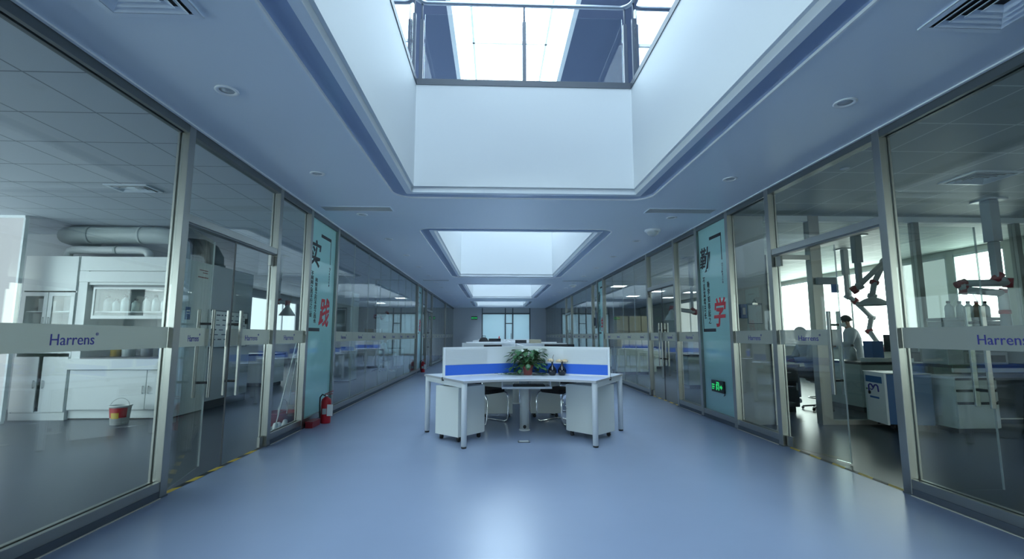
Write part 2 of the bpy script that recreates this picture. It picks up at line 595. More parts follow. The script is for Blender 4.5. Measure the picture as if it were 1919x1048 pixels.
# hall end walls and the outer lab walls
MB().box(XOL - .1, XOR + .1, YB - .1, YB, 0, ZS).build('wall_front', 'wallgrey', kind='structure')
def outer_wall(name, x, side, spans, z0, z1, pane, wallm):
    """outer lab wall with openings; each opening gets its own window"""
    global NW
    mb = MB()
    d = -.12 if side < 0 else .12
    xa, xb = min(x, x + d), max(x, x + d)
    prev = YB
    for s in spans:
        a, b = s[0], s[1]
        mb.box(xa, xb, prev, a, 0, H)
        mb.box(xa, xb, a, b, 0, z0)
        mb.box(xa, xb, a, b, z1, H)
        prev = b
    mb.box(xa, xb, prev, YE, 0, H)
    mb.build(name, wallm, kind='structure')
    for s in spans:
        a, b = s[0], s[1]
        r = struct('window_%d' % NW)
        NW += 1
        xc = x + d * .6
        MB().box(xc - .01, xc + .01, a, b, z0, z1).build('blind', s[2] if len(s) > 2 else pane, r)
        f = MB()
        n = max(1, round((b - a) / 1.3))
        for i in range(n + 1):
            y = a + (b - a) * i / n
            f.box(x + d * .2 - .02, x + d * .2 + .02, max(a, y - .03), min(b, y + .03), z0, z1)
        f.box(x + d * .2 - .02, x + d * .2 + .02, a, b, z0, z0 + .05)
        f.box(x + d * .2 - .02, x + d * .2 + .02, a, b, z1 - .05, z1)
        f.build('window_frame', 'white', r)
        MB().box(min(x, x - d * .3), max(x, x - d * .3), a, b, z0 - .04, z0).build('window_sill', 'white', r)
NW = 3
outer_wall('wall_left', XOL, -1, [(-9.5, -2.0, 'winLnear'), (-1.5, 2.2, 'winLnear'), (2.6, 6.4, 'winLnear'), (9.2, 13.0), (13.6, 17.6), (18.2, 22.4), (23.0, 29.0)], .9, 2.75, 'winL', 'wallgrey')
outer_wall('wall_right', XOR, 1, [(-9.5, -2.6, 'winRmid'), (8.35, 9.35), (9.5, 10.6, 'winRdim'), (10.75, 13.7), (13.85, 15.3), (15.7, 19.5, 'winRdim'), (20.0, 24.0, 'winRdim')], .95, 2.92, 'winR', 'wallwarm')  # span behind the camera is added for its light, out of view

# ------------------------------------------------------------------ glass partitions
NT = 6
ND = 1
PW = 0.08
def sroot(name, side, ya, yb):
    if side < 0:
        return struct(name, (XL, ya, 0), PI / 2)
    return struct(name, (XR, yb, 0), -PI / 2)

def post(side, ya, zt=H):
    """stainless partition post with a rebated back strip"""
    global NT
    r = sroot('trim_%d' % NT, side, ya, ya + PW)
    NT += 1
    mb = MB()
    mb.box(0, PW, -.05, .012, 0, zt)
    mb.box(.012, PW - .012, .012, .03, 0, zt)
    mb.box(0, PW, .03, .05, 0, zt)
    mb.build('post', 'steel', r, bevel=.003)
    MB().box(-.004, PW + .004, -.054, .054, 0, .012).build('foot_plate', 'steel_dark', r)

def logo(parent, xc, zc, w, y):
    text_mesh('lettering', 'Harrens', .12, 'logo', parent, (xc, y, zc), width=w, ext=.0008)
    text_mesh('trademark', '\u00ae', .05, 'logo', parent, (xc + w / 2 + .018, y, zc + .034), width=.022, ext=.0008)

ZB0, ZB1 = 1.15, 1.315
def pane(root, x0, x1, z0, z1, logos=(), lw=.31, glass='glass', band=True):
    p = MB().box(x0, x1, -.006, .006, z0, z1).build('glass_pane', glass, root)
    if band:
        MB().box(x0, x1, -.0085, -.0068, ZB0, ZB1).build('frosted_band', 'frost', p)
        for xc in logos:
            logo(p, xc, (ZB0 + ZB1) / 2 - .01, lw, -.0105)
    return p

def glazed(side, ya, yb, joints=(), lw=.31, band=True, logos=True):
    """window bay between two posts: plinth, sill, head rail and frameless panes"""
    global NW
    r = sroot('window_%d' % NW, side, ya, yb)
    NW += 1
    w = yb - ya
    MB().box(0, w, -.045, .045, 0, .055).build('plinth', 'kick', r)
    m = MB()
    m.box(0, w, -.045, -.012, .055, .125).box(0, w, .012, .045, .055, .125).box(0, w, -.012, .012, .055, .10)
    m.build('sill_rail', 'steel', r, bevel=.003)
    m = MB()
    m.box(0, w, -.045, -.012, H - .075, H).box(0, w, .012, .045, H - .075, H).box(0, w, -.012, .012, H - .05, H)
    m.build('head_rail', 'steel_dark', r)
    MB().box(0, w, -.062, -.05, 0.0005, .006).build('sealant_line', 'beige', r)
    js = [0] + [((j - ya) if side < 0 else (yb - j)) for j in joints] + [w]
    js.sort()
    for a, b in zip(js[:-1], js[1:]):
        pane(r, a + .004, b - .004, .10, H - .05, [(a + b) / 2] if logos else (), lw, band=band)
    for j in js[1:-1]:
        MB().box(j - .004, j + .004, -.007, .007, .125, H - .075).build('joint', 'joint', r)
    return r

def text_bay(side, ya, yb, top, bot, c1, c2, word):
    """narrow frosted panel with brush lettering"""
    global NW
    r = sroot('window_%d' % NW, side, ya, yb)
    NW += 1
    w = yb - ya
    MB().box(0, w, -.045, .045, 0, .055).build('plinth', 'kick', r)
    MB().box(0, w, -.045, .045, .055, .125).build('sill_rail', 'steel', r, bevel=.003)
    MB().box(0, w, -.045, .045, H - .075, H).build('head_rail', 'steel_dark', r)
    p = MB().box(.002, w - .002, -.008, .008, .10, H - .05).build('frosted_panel', 'teal', r)
    y = -.0095
    k = w / .83
    x = lambda v: v * k
    t = .016
    MB().box(x(.33), x(.66), y - .001, y + .001, 2.72, 2.72 + 3 * t).box(x(.66) - t, x(.66), y - .001, y + .001, 2.36, 2.75) \
        .build('corner_mark', 'ink', p)
    MB().box(x(.04), x(.04) + t, y - .001, y + .001, 1.33, 1.73).box(x(.04), x(.40), y - .001, y + .001, 1.31, 1.31 + 3 * t) \
        .build('corner_mark', 'ink', p)
    text_mesh('brush_character', top, .36, 'ink', p, (x(.17), y, 2.44), ext=.001, shear=.18, offset=.006, fit=(.34 * k, .40))
    text_mesh('brush_character', bot, .36, 'red_ink', p, (x(.53), y, 1.60), ext=.001, shear=.2, offset=.007, fit=(.33 * k, .44))
    text_mesh('motto_column', '\n'.join(c1), .078, 'ink', p, (x(.115), y, 1.84), ext=.001, offset=.0015, fit=(.07 * k, .66))
    text_mesh('motto_column', '\n'.join(c2), .078, 'ink', p, (x(.24), y, 1.76), ext=.001, offset=.0015, fit=(.07 * k, .66))
    text_mesh('small_word', word, .062, 'inkgrey', p, (x(.65), y, 2.16), ext=.001, fit=(.30, .05), rot=(PI / 2, PI / 2, 0))
    return r

def handle_set(leaf, xh):
    """a pair of flat steel pull bars, one each side of the leaf, held by dark stand-offs"""
    for sy in (-1, 1):
        h = MB().box(xh - .02, xh + .02, sy * .062 - .011, sy * .062 + .011, .66, 1.50).build('pull_handle', 'steel', leaf, bevel=.004)
    for z in (.80, 1.36):
        MB().box(xh - .016, xh + .016, -.052, .052, z - .011, z + .011).build('stand_off', 'black', leaf, bevel=.003)

def door(side, ya, yb, ang1, ang2):
    """double glass door: transom, light above, two leaves (angles open into the lab); leaf 1 hangs at local x = 0"""
    global ND
    r = sroot('door_%d' % ND, side, ya, yb)
    ND += 1
    w = yb - ya
    MB().box(0, w, -.045, .045, 2.20, 2.27).build('transom', 'steel', r, bevel=.004)
    MB().box(0, w, -.035, .035, 2.185, 2.20).build('transom_seal', 'steel_dark', r)
    MB().box(0, w, -.045, .045, H - .075, H).build('head_rail', 'steel_dark', r)
    MB().box(.004, w - .004, -.006, .006, 2.27, H - .05).build('transom_light', 'glass', r)
    lw = w / 2 - .006
    for k, ang in ((0, ang1), (1, ang2)):
        s = 1 if k == 0 else -1
        x0, x1 = (.004, lw) if s > 0 else (-lw, -.004)
        lf = MB().box(x0, x1, -.006, .006, .012, 2.18).build('door_leaf', 'glass', r, (0 if k == 0 else w, 0, 0), math.radians(ang) * s)
        MB().box(x0, x1, -.0085, -.0068, ZB0, ZB1).build('frosted_band', 'frost', lf)
        logo(lf, (x0 + x1) / 2, (ZB0 + ZB1) / 2 - .01, .26, -.0105)
        handle_set(lf, s * (lw - .075))
        MB().box(min(s * .012, s * .09), max(s * .012, s * .09), -.014, .014, .012, .12).build('pivot_clamp', 'steel', lf)
        MB().box(min(s * .012, s * .09), max(s * .012, s * .09), -.014, .014, 2.06, 2.18).build('pivot_clamp', 'steel', lf)
        MB().box(min(s * (lw - .002), s * (lw + .004)), max(s * (lw - .002), s * (lw + .004)), -.007, .007, .012, 2.18).build('edge_seal', 'dark' if ang == 0 else 'joint', lf)
    return r

# left partition
glazed(-1, -10.9, 3.91, [-9.2, -7.6, -5.95, -4.3, -2.6, -.95, .6, 2.2], lw=.31)
post(-1, 3.91)
door(-1, 3.99, 5.63, 13.5, 0)
post(-1, 5.63)
glazed(-1, 5.71, 6.60, lw=.28)
post(-1, 6.60)
text_bay(-1, 6.68, 7.76, '\u5b9e', '\u8df5', '\u4e0d\u95fb\u95fb\u4e4b\u82e5\u4e0d\u884c\u4e4b\u4e09\u7701', '\u95fb\u77e5\u89c1\u4e4b\u884c\u4e0d\u82e5\u4e4b\u8df5\u4e5f', 'Practice')
post(-1, 7.76)
glazed(-1, 7.84, 16.06, [8.87 + 1.03 * i for i in range(7)], lw=.27)
post(-1, 16.06)
text_bay(-1, 16.14, 17.12, '\u5b9e', '\u8df5', '\u4e0d\u95fb\u95fb\u4e4b\u82e5\u4e0d\u884c\u4e4b\u4e09\u7701', '\u95fb\u77e5\u89c1\u4e4b\u884c\u4e0d\u82e5\u4e4b\u8df5\u4e5f', 'Practice')
post(-1, 17.12)
glazed(-1, 17.20, 18.22, lw=.28)
post(-1, 18.22)
door(-1, 18.30, 19.90, 0, 0)
post(-1, 19.90)
glazed(-1, 19.98, 25.4, [21.06, 22.14, 23.22, 24.30], lw=.27)
post(-1, 25.4)
glazed(-1, 25.48, YE, [26.7, 28.0, 29.2], lw=.27)
# right partition
glazed(1, -10.9, 3.77, [-9.3, -7.7, -6.1, -4.5, -2.6, -.75, .75, 2.25], lw=.31)
post(1, 3.77)
door(1, 3.85, 5.44, 11.0, 90.0)
post(1, 5.44)
glazed(1, 5.52, 6.45, lw=.28)
post(1, 6.45)
text_bay(1, 6.53, 7.49, '\u52e4', '\u5b66', '\u4e0d\u89c1\u5176\u589e\u65e5\u957f', '\u52e4\u5b66\u5982\u6625\u8d77\u4e4b', 'Diligence')
post(1, 7.49)
glazed(1, 7.57, 8.47, lw=.28)
post(1, 8.47)
door(1, 8.55, 10.03, 0, 0)
post(1, 10.03)
glazed(1, 10.11, 14.20, [11.13, 12.15, 13.17], lw=.27)
post(1, 14.20)
text_bay(1, 14.28, 15.0, '\u52e4', '\u5b66', '\u4e0d\u89c1\u5176\u589e\u65e5\u957f', '\u52e4\u5b66\u5982\u6625\u8d77\u4e4b', 'Diligence')
post(1, 15.0)
glazed(1, 15.08, 15.85, lw=.28)
post(1, 15.85)
glazed(1, 15.93, 20.2, [17.0, 18.07, 19.13], lw=.27)
post(1, 20.2)
door(1, 20.28, 21.76, 0, 0)
post(1, 21.76)
glazed(1, 21.84, YE, [23.1, 24.3, 25.5, 26.7, 28.0, 29.2], lw=.27)
for s, x in ((-1, XL), (1, XR)):
    MB().box(x - s * .05, x - s * .075, -10.9, YE, H - .012, H - .001).build('trim_%d' % NT, 'white', kind='structure')
    NT += 1

# end of the hall: wall with a frosted, lit glass front
MB().box(XOL, -.78, YE, YE + .12, 0, H).box(2.32, XOR, YE, YE + .12, 0, H).build('wall_back', 'wallgrey', kind='structure')
r = struct('window_%d' % NW, (0, YE + .04, 0)); NW += 1
M_['frostend'] = frostmat('end_frosted_glass', (0.70, 0.82, 0.86), 0.05, 0.9)
for a, b in ((-.74, .70), (1.22, 2.28)):
    MB().box(a, b, -.006, .006, .1, 2.62).build('frosted_pane', 'frostend', r)
for x in (-.76, .72, 1.20, 2.30):
    MB().box(x - .035, x + .035, -.05, .05, 0, H).build('mullion', 'steel_dark', r)
MB().box(-.78, 2.32, -.05, .05, 2.62, 2.70).build('head_rail', 'steel_dark', r)
MB().box(-.76, 2.30, -.02, .02, 2.70, H).build('head_panel', 'lightgrey', r)
MB().box(-.76, .72, -.05, .05, 0, .1).build('sill_rail', 'steel', r)
MB().box(1.20, 2.30, -.05, .05, 0, .1).build('sill_rail', 'steel', r)
r = struct('door_%d' % ND, (.755, YE + .04, 0)); ND += 1
MB().box(0, .41, -.006, .006, .02, 2.0).build('door_leaf', 'frostend', r)
MB().box(0, .41, -.006, .006, 2.06, 2.62).build('transom_light', 'frostend', r)
MB().box(0, .41, -.03, .03, 2.0, 2.06).build('transom', 'steel_dark', r)
MB().box(.32, .36, -.06, -.03, .8, 1.4).build('pull_handle', 'steel', r)
# the lit room behind it
MB().box(-1.4, 3.0, YE + 3.2, YE + 3.3, 0, H).box(-1.5, -1.4, YE + .12, YE + 3.3, 0, H).box(3.0, 3.1, YE + .12, YE + 3.3, 0, H) \
    .box(-1.5, 3.1, YE + .12, YE + 3.3, H, H + .1).box(-1.5, 3.1, YE + .12, YE + 3.3, -.1, 0).build('wall_end_room', 'white', kind='structure')

# ------------------------------------------------------------------ ceiling fittings
def downlight(x, y, label):
    t = thing('downlight', label, 'downlight', (x, y, H), 0, 'round downlights along the corridor ceiling')
    MB().lathe([(.052, -.001), (.078, -.001), (.080, -.006), (.076, -.011), (.055, -.008), (.052, -.001)], n=24).build('trim_ring', 'white', t)
    MB().lathe([(.001, -.003), (.05, -.003), (.05, -.002), (.001, -.0015)], n=24).build('lens', 'lightgrey', t)
ordn = ['nearest', 'second', 'third', 'fourth', 'fifth', 'sixth', 'seventh', 'eighth', 'ninth', 'tenth', 'eleventh', 'twelfth', 'thirteenth']
for side, x in (('left', -1.95), ('right', 2.67)):
    for i in range(13):
        downlight(x, 3.33 + 1.775 * i, 'round unlit downlight, %s of the row along the %s glass wall' % (ordn[i], side))

def diffuser(x, y, label, w=.5, d=.5):
    t = thing('ceiling_vent', label, 'vent', (x, y, H), 0, 'square ceiling air diffusers')
    fr = MB()
    for k in range(2):
        pass
    def ring(mb, a, b, z0, z1, wd=w, dp=d):
        o = [(-wd / 2 + a, -dp / 2 + a, z0), (wd / 2 - a, -dp / 2 + a, z0), (wd / 2 - a, dp / 2 - a, z0), (-wd / 2 + a, dp / 2 - a, z0)]
        i = [(-wd / 2 + b, -dp / 2 + b, z1), (wd / 2 - b, -dp / 2 + b, z1), (wd / 2 - b, dp / 2 - b, z1), (-wd / 2 + b, dp / 2 - b, z1)]
        i2 = [(p[0], p[1], p[2] + .003) for p in i]
        o2 = [(p[0], p[1], p[2] + .003) for p in o]
        mb.bridge(o, i).bridge(i, i2).bridge(i2, o2).bridge(o2, o)
    fr.bridge([(-w / 2, -d / 2, 0), (w / 2, -d / 2, 0), (w / 2, d / 2, 0), (-w / 2, d / 2, 0)],
              [(-w / 2, -d / 2, -.012), (w / 2, -d / 2, -.012), (w / 2, d / 2, -.012), (-w / 2, d / 2, -.012)])
    ring(fr, 0, .035, -.012, -.014)
    fr.build('frame', 'ceil', t)
    for q in range(4):
        v = MB()
        ring(v, .05 + q * .045, .085 + q * .045, -.022, -.004)
        v.build('vane', 'ceil', t)
    MB().box(-w / 2 + .03, w / 2 - .03, -d / 2 + .03, d / 2 - .03, -.002, -.001).build('throat', 'black', t)
diffuser(-1.88, 2.27, 'square multi-vane air diffuser in the corridor ceiling above the left glass wall')
diffuser(2.70, 2.22, 'square multi-vane air diffuser in the corridor ceiling above the right glass wall')
diffuser(-4.36, 5.72, 'square air diffuser in the tiled ceiling of the lab behind the left glass', .5, .3)
diffuser(5.45, 4.95, 'square air diffuser in the tiled ceiling of the lab behind the right glass', .55, .45)

def slot_vent(x0, x1, y, label):
    t = thing('slot_vent', label, 'vent', ((x0 + x1) / 2, y, H), 0, 'narrow slot vents across the corridor ceiling')
    w = (x1 - x0) / 2
    MB().box(-w, w, -.13, -.11, -.008, 0).box(-w, w, .11, .13, -.008, 0).box(-w, -w + .015, -.11, .11, -.008, 0).box(w - .015, w, -.11, .11, -.008, 0).build('frame', 'ceil', t)
    for q in range(5):
        MB().box(-w + .015, w - .015, -.09 + q * .042, -.072 + q * .042, -.007, -.002).build('blade', 'lightgrey', t)
    MB().box(-w + .015, w - .015, -.11, .11, -.002, -.001).build('throat', 'mid', t)
slot_vent(-2.42, -1.44, 6.56, 'long slot vent on the left of the corridor ceiling between the first two light wells')
slot_vent(2.16, 3.14, 6.50, 'long slot vent on the right of the corridor ceiling between the first two light wells')
slot_vent(-2.3, -1.45, 15.2, 'long slot vent on the left of the corridor ceiling beyond the second light well')
slot_vent(2.2, 3.05, 15.2, 'long slot vent on the right of the corridor ceiling beyond the second light well')

def dome(x, y, r, label):
    t = thing('ceiling_dome', label, 'camera', (x, y, H), 0, 'white domes on the corridor ceiling')
    MB().lathe([(r, 0), (r, -.025), (r * .93, -.035), (.001, -.035)], n=24).build('base', 'white', t)
    MB().lathe([(r * .75, -.035), (r * .72, -.06), (r * .55, -.09), (r * .3, -.105), (.001, -.11)], n=24).build('cover', 'lightgrey', t)
dome(2.66, 7.72, .13, 'white dome fitting on the ceiling beside the second light well, right side')
dome(2.75, 16.4, .13, 'white dome fitting far along the ceiling beside the third light well, right side')

# lit panels in the far labs
def led(x, y, label, w=.52, d=.62, m='led'):
    t = thing('ceiling_light', label, 'ceiling light', (x, y, H), 0, 'lit panels in the lab ceilings')
    MB().box(-w / 2, w / 2, -d / 2, -d / 2 + .02, -.02, 0).box(-w / 2, w / 2, d / 2 - .02, d / 2, -.02, 0).box(-w / 2, -w / 2 + .02, -d / 2 + .02, d / 2 - .02, -.02, 0).box(w / 2 - .02, w / 2, -d / 2 + .02, d / 2 - .02, -.02, 0).build('frame', 'white', t)
    MB().box(-w / 2 + .02, w / 2 - .02, -d / 2 + .02, d / 2 - .02, -.014, -.004).build('diffuser', m, t)
for i, (x, y) in enumerate([(4.45, 16.7), (6.2, 20.9), (6.5, 18.6), (8.0, 18.9), (8.05, 21.6)]):
    led(x, y, 'bright ceiling panel in the right lab, %s from the corridor door' % ordn[i])
t = thing('spotlight', 'tiny lit spotlight in the right lab ceiling just behind the glass', 'spotlight', (3.72, 4.72, H))
MB().lathe([(.028, 0), (.045, 0), (.045, -.008), (.028, -.006)], n=18).build('trim_ring', 'white', t)
MB().lathe([(.001, -.004), (.027, -.004), (.027, -.002), (.001, -.002)], n=16).build('lamp', 'led', t)
for i, (x, y) in enumerate([(-6.2, 26.0), (-4.4, 22.5)]):
    led(x, y, 'bright ceiling panel in the far left lab, %s of two' % ('farther' if i == 0 else 'nearer'))
for i, (x, y) in enumerate([(-.1, 31.9), (1.75, 31.9)]):
    led(x, y, 'bright ceiling panel in the end room behind its %s frosted pane' % ('left' if i == 0 else 'right'), m='led_end')

# ------------------------------------------------------------------ balustrade round the first light well
t = thing('balustrade', 'steel and glass balustrade round the upper edge of the first light well', 'railing', (0, 0, ZS))
a, b = COFF[1][0] + .275, COFF[1][1] - .275
x0, x1 = SX0 - .03, SX1 + .03
yf = b + .03
ZR = 1.10
MB().box(x0 + .022, x1 - .022, yf - .038, yf + .03, -.05, .03).box(x0 - .03, x0 + .038, a, yf + .03, -.05, .03).box(x1 - .038, x1 + .03, a, yf + .03, -.05, .03).build('kerb', 'kick', t)
pts = [(x0, a, ZR)]
for cx, s in ((x0, 1), (x1, -1)):
    arc = []
    for i in range(7):
        an = PI / 2 * i / 6
        arc.append((cx + s * .15 * (1 - math.cos(an)), yf - .15 + .15 * math.sin(an), ZR))
    pts += arc if s > 0 else arc[::-1]
pts.append((x1, a, ZR))
MB().tube(pts, .028, 12).build('top_rail', 'rail_steel', t)
spots = [(x0 + .08, yf), ((x0 + x1) / 2, yf), (x1 - .08, yf)] + [(x, y) for x in (x0, x1) for y in (yf - .12, yf - 1.7, yf - 3.3, yf - 4.9)]
for px, py in spots:
    MB().box(px - .025, px + .025, py - .02, py + .02, .03, .86).tube([(px, py, .86), (px, py, ZR - .02)], .014, 8).build('baluster', 'baluster', t, bevel=.004)
g = [(x0 + .12, (x0 + x1) / 2 - .04), ((x0 + x1) / 2 + .04, x1 - .12)]
for u, v in g:
    MB().box(u, v, yf - .005, yf + .005, .05, .94).build('glass_panel', 'glass_clear', t)
for x in (x0, x1):
    for u, v in ((yf - 1.66, yf - .16), (yf - 3.26, yf - 1.74), (yf - 4.86, yf - 3.34)):
        MB().box(x - .005, x + .005, u, v, .05, .94).build('glass_panel', 'glass_clear', t)

# ------------------------------------------------------------------ workstations (three-armed desks)
def rotp(p, a):
    c, s = math.cos(a), math.sin(a)
    return (p[0] * c - p[1] * s, p[0] * s + p[1] * c)

def make_desk():
    t = thing('workstation', '', 'desk')
    L, Wd = 1.2, .585
    arms = [math.radians(d) for d in (90, 210, 330)]
    for i in range(3):                       # a worktop between each two arms
        a, b = arms[i], arms[(i + 1) % 3]
        mid = (a + b + (2 * PI if b < a else 0)) / 2
        ax, ay = math.cos(a), math.sin(a)
        bx, by = math.cos(b), math.sin(b)
        na = (-ay, ax)
        nb = (by, -bx)
        A = (L * ax + Wd * na[0], L * ay + Wd * na[1])
        B = (L * bx + Wd * nb[0], L * by + Wd * nb[1])
        Cc = (Wd / math.sin(PI / 3) * math.cos(mid), Wd / math.sin(PI / 3) * math.sin(mid))
        A1 = (A[0] - .12 * ax, A[1] - .12 * ay)
        B1 = (B[0] - .12 * bx, B[1] - .12 * by)
        g = .003
        poly = [(g * math.cos(mid) * 2, g * math.sin(mid) * 2), (L * ax + g * na[0], L * ay + g * na[1]), A]
        for k in range(13):
            u = k / 12
            q = [(1 - u) ** 2 * A1[j] + 2 * u * (1 - u) * Cc[j] + u * u * B1[j] for j in (0, 1)]
            poly.append(tuple(q))
        poly += [B, (L * bx + g * nb[0], L * by + g * nb[1])]
        MB().prism(poly, .715, .74, 0, 1, 0).build('worktop', ['desk_top', 'desk_edge'], t)
        # beam under the worktop towards the middle column
        MB().bar((.09 * ax, .09 * ay, .69), ((L - .06) * ax, (L - .06) * ay, .69), .05, .045).build('beam', 'desk_white', t)
    for a in arms:
        ex = (math.cos(a), math.sin(a))
        n = (-ex[1], ex[0])
        e = (L - .035)
        m = MB()
        m.bar((e * ex[0] - .50 * n[0], e * ex[1] - .50 * n[1], .685), (e * ex[0] + .50 * n[0], e * ex[1] + .50 * n[1], .685), .04, .055)
        m.build('end_rail', 'desk_white', t)
        for s in (-1, 1):
            x, y = e * ex[0] + s * .535 * n[0], e * ex[1] + s * .535 * n[1]
            lg = MB().tube([(x, y, .02), (x, y, .69), (x, y, .714)], [.032, .034, .034], 16).build('leg', 'desk_white', t)
            MB().tube([(x, y, 0), (x, y, .02)], .030, 14).build('foot', 'black', lg)
        j = MB().box(L - .05, L + .004, -.012, .012, .70, .742)
        o = j.build('joint_cap', 'black', t, rotz=a)
        # desk screen along this arm
        sc = MB()
        sc.box(.02, L - .005, -.014, .014, .742, .755).box(.02, L - .005, -.014, .014, 1.085, 1.105)
        sc.box(L - .03, L - .005, -.014, .014, .755, 1.085).box(.02, .035, -.014, .014, .755, 1.085)
        sc.box(.035, L - .03, -.010, .010, .755, 1.085)
        s_ = sc.build('screen', 'desk_white', t, rotz=a)
        MB().box(.036, L - .031, -.0125, .0125, .760, .885).build('fabric_strip', 'blue', s_)
        lv = MB()
        for k in range(12):
            z = .898 + k * .0155
            lv.box(.58, L - .032, -.021, .021, z, z + .0095)
        lv.build('louvre_panel', 'desk_white', s_)
    c = MB().tube([(0, -.05, .0), (0, -.05, .70)], .062, 20).build('centre_column', 'ped', t)
    MB().lathe([(.075, 0), (.075, .012), (.064, .018), (.001, .018)], (0, -.05, 0), 20).build('column_foot', 'desk_white', t)
    MB().ball((0, -.108, .055), .022, 10, 8, sc=(1, .4, 1.2)).build('cable_hole', 'black', c)
    # keyboard shelf under the front worktop
    k = MB().box(-.31, .31, -.58, -.30, .596, .620).box(-.31, -.295, -.50, -.32, .62, .714).box(.295, .31, -.50, -.32, .62, .714)
    k.build('keyboard_shelf', 'desk_white', t)
    return t

desks = [((.41, 6.52), 0, 'white three-armed desk with blue-striped screens nearest the camera, potted plant on it'),
         ((.41, 8.92), PI, 'white three-armed desk joined on behind the one with the potted plant'),
         ((.40, 11.50), 0, 'third white three-armed desk along the corridor, beyond the first pair'),
         ((.40, 13.90), PI, 'fourth white three-armed desk along the corridor'),
         ((.39, 16.50), 0, 'fifth white three-armed desk along the corridor'),
         ((.39, 18.90), PI, 'farthest white three-armed desk along the corridor')]
proto = make_desk()
def place(o, xy, a, lab, group):
    o.location = (xy[0], xy[1], 0)
    o.rotation_euler = (0, 0, a)
    o['label'] = lab
    o['group'] = group
for i, (xy, a, lab) in enumerate(desks):
    if i == 0:
        place(proto, xy, a, lab, 'three-armed desks down the middle of the corridor')
    else:
        dup(proto, (xy[0], xy[1], 0), a, lab, 'three-armed desks down the middle of the corridor')

def make_pedestal():
    t = thing('mobile_pedestal', '', 'drawer unit')
    w, d, z0, z1 = .40, .46, .065, .64
    MB().box(-w / 2, w / 2, -d / 2, d / 2 - .02, z0, z1).build('carcass', 'ped', t, bevel=.004)
    for k, (a, b) in enumerate(((.07, .33), (.335, .48), (.485, .635))):
        dr = MB().box(-w / 2 + .003, w / 2 - .003, d / 2 - .02, d / 2 - .002, a, b).build('drawer', 'ped', t, bevel=.003)
        MB().box(-.06, .06, d / 2 - .002, d / 2 + .012, b - .03, b - .018).build('pull', 'lightgrey', dr)
    for sx in (-1, 1):
        for sy in (-1, 1):
            x, y = sx * (w / 2 - .05), sy * (d / 2 - .06)
            c = MB().tube([(x - .012, y, .025), (x + .012, y, .025)], .025, 12).box(x - .02, x + .02, y - .015, y + .015, .035, z0)
            c.build('caster', 'black', t)
    return t
pp = make_pedestal()
G = 'mobile drawer units under the desks'
for i, (x, y, a, lab) in enumerate([
        (-.41, 6.02, -42, 'pale drawer unit on casters under the left arm of the front desk'),
        (1.215, 6.08, 43, 'pale drawer unit on casters under the right arm of the front desk'),
        (.06, 7.62, 90, 'pale drawer unit behind the black chair on the left of the front desk'),
        (.80, 7.62, -90, 'pale drawer unit behind the black chair on the right of the front desk')]):
    if i == 0:
        place(pp, (x, y), math.radians(a), lab, G)
    else:
        dup(pp, (x, y, 0), math.radians(a), lab, G)

def make_chair():
    t = thing('visitor_chair', '', 'chair')
    MB().prism([(-.22, -.20), (-.18, -.23), (.18, -.23), (.22, -.20), (.22, .19), (.17, .23), (-.17, .23), (-.22, .19)], .43, .49).build('seat', 'blackfab', t, bevel=.02)
    b = MB()
    n = 9
    front, back = [], []
    for k in range(n):
        u = -1 + 2 * k / (n - 1)
        for z in (.58, .70, .84):
            pass
    rows = [(.58, .205), (.66, .215), (.76, .21), (.86, .18)]
    vs, fs = [], []
    for side in (0, 1):
        for z, hw in rows:
            for k in range(n):
                u = -1 + 2 * k / (n - 1)
                vs.append((hw * u, -.235 - .06 * (z - .58) / .28 * 1.0 + .035 * u * u - (.018 if side else 0), z))
    R4 = len(rows)
    for side in (0, 1):
        o = side * R4 * n
        for r in range(R4 - 1):
            for k in range(n - 1):
                q = (o + r * n + k, o + r * n + k + 1, o + (r + 1) * n + k + 1, o + (r + 1) * n + k)
                fs.append(q if side else q[::-1])
    edge = [k for k in range(n)] + [r * n + n - 1 for r in range(1, R4)] + [(R4 - 1) * n + k for k in range(n - 2, -1, -1)] + [r * n for r in range(R4 - 2, 0, -1)]
    m = len(edge)
    for i in range(m):
        a, c = edge[i], edge[(i + 1) % m]
        fs.append((a, c, c + R4 * n, a + R4 * n))
    b.add(vs, fs, 0, True)
    b.build('backrest', 'blackfab', t)
    for s in (-1, 1):
        x = s * .235
        pts = [(x * .9, -.30, .80), (x, -.27, .60), (x, -.25, .50), (x, -.20, .44), (x, .16, .44), (x, .22, .42), (x, .25, .36),
               (x, .25, .10), (x, .235, .035), (x, .18, .013), (x, -.20, .013)]
        MB().tube(pts, .012, 10).build('side_frame', 'chrome', t)
    MB().tube([(-.235, -.19, .013), (-.2, -.215, .013), (.2, -.215, .013), (.235, -.19, .013)], .012, 10).build('floor_bar', 'chrome', t)
    MB().tube([(-.235, .10, .44), (.235, .10, .44)], .010, 8).build('cross_bar', 'chrome', t)
    return t
ch = make_chair()
G = 'black chrome-framed chairs at the corridor desks'
cs = [(-.13, 7.03, -130, 'black chair with chrome runners under the left side of the front desk'),
      (.97, 7.03, 132, 'black chair with chrome runners under the right side of the front desk'),
      (-.45, 8.2, -58, 'black chair at the second desk, left side'),
      (1.3, 8.2, 58, 'black chair at the second desk, right side')]
for i, (x, y, a, lab) in enumerate(cs):
    if i == 0:
        place(ch, (x, y), math.radians(a), lab, G)
    else:
        dup(ch, (x, y, 0), math.radians(a), lab, G)

# keyboard on the shelf of the front desk
t = thing('keyboard', 'black keyboard on the small shelf under the front desk', 'keyboard', (.44, 6.04, .62))
MB().box(-.20, .20, -.065, .065, 0, .018).build('body', 'black', t, bevel=.004)
k = MB()
for r in range(5):
    for c in range(15):
        k.box(-.187 + c * .025, -.187 + c * .025 + .021, -.055 + r * .022, -.055 + r * .022 + .018, .018, .025)
k.build('keys', 'dark', t)

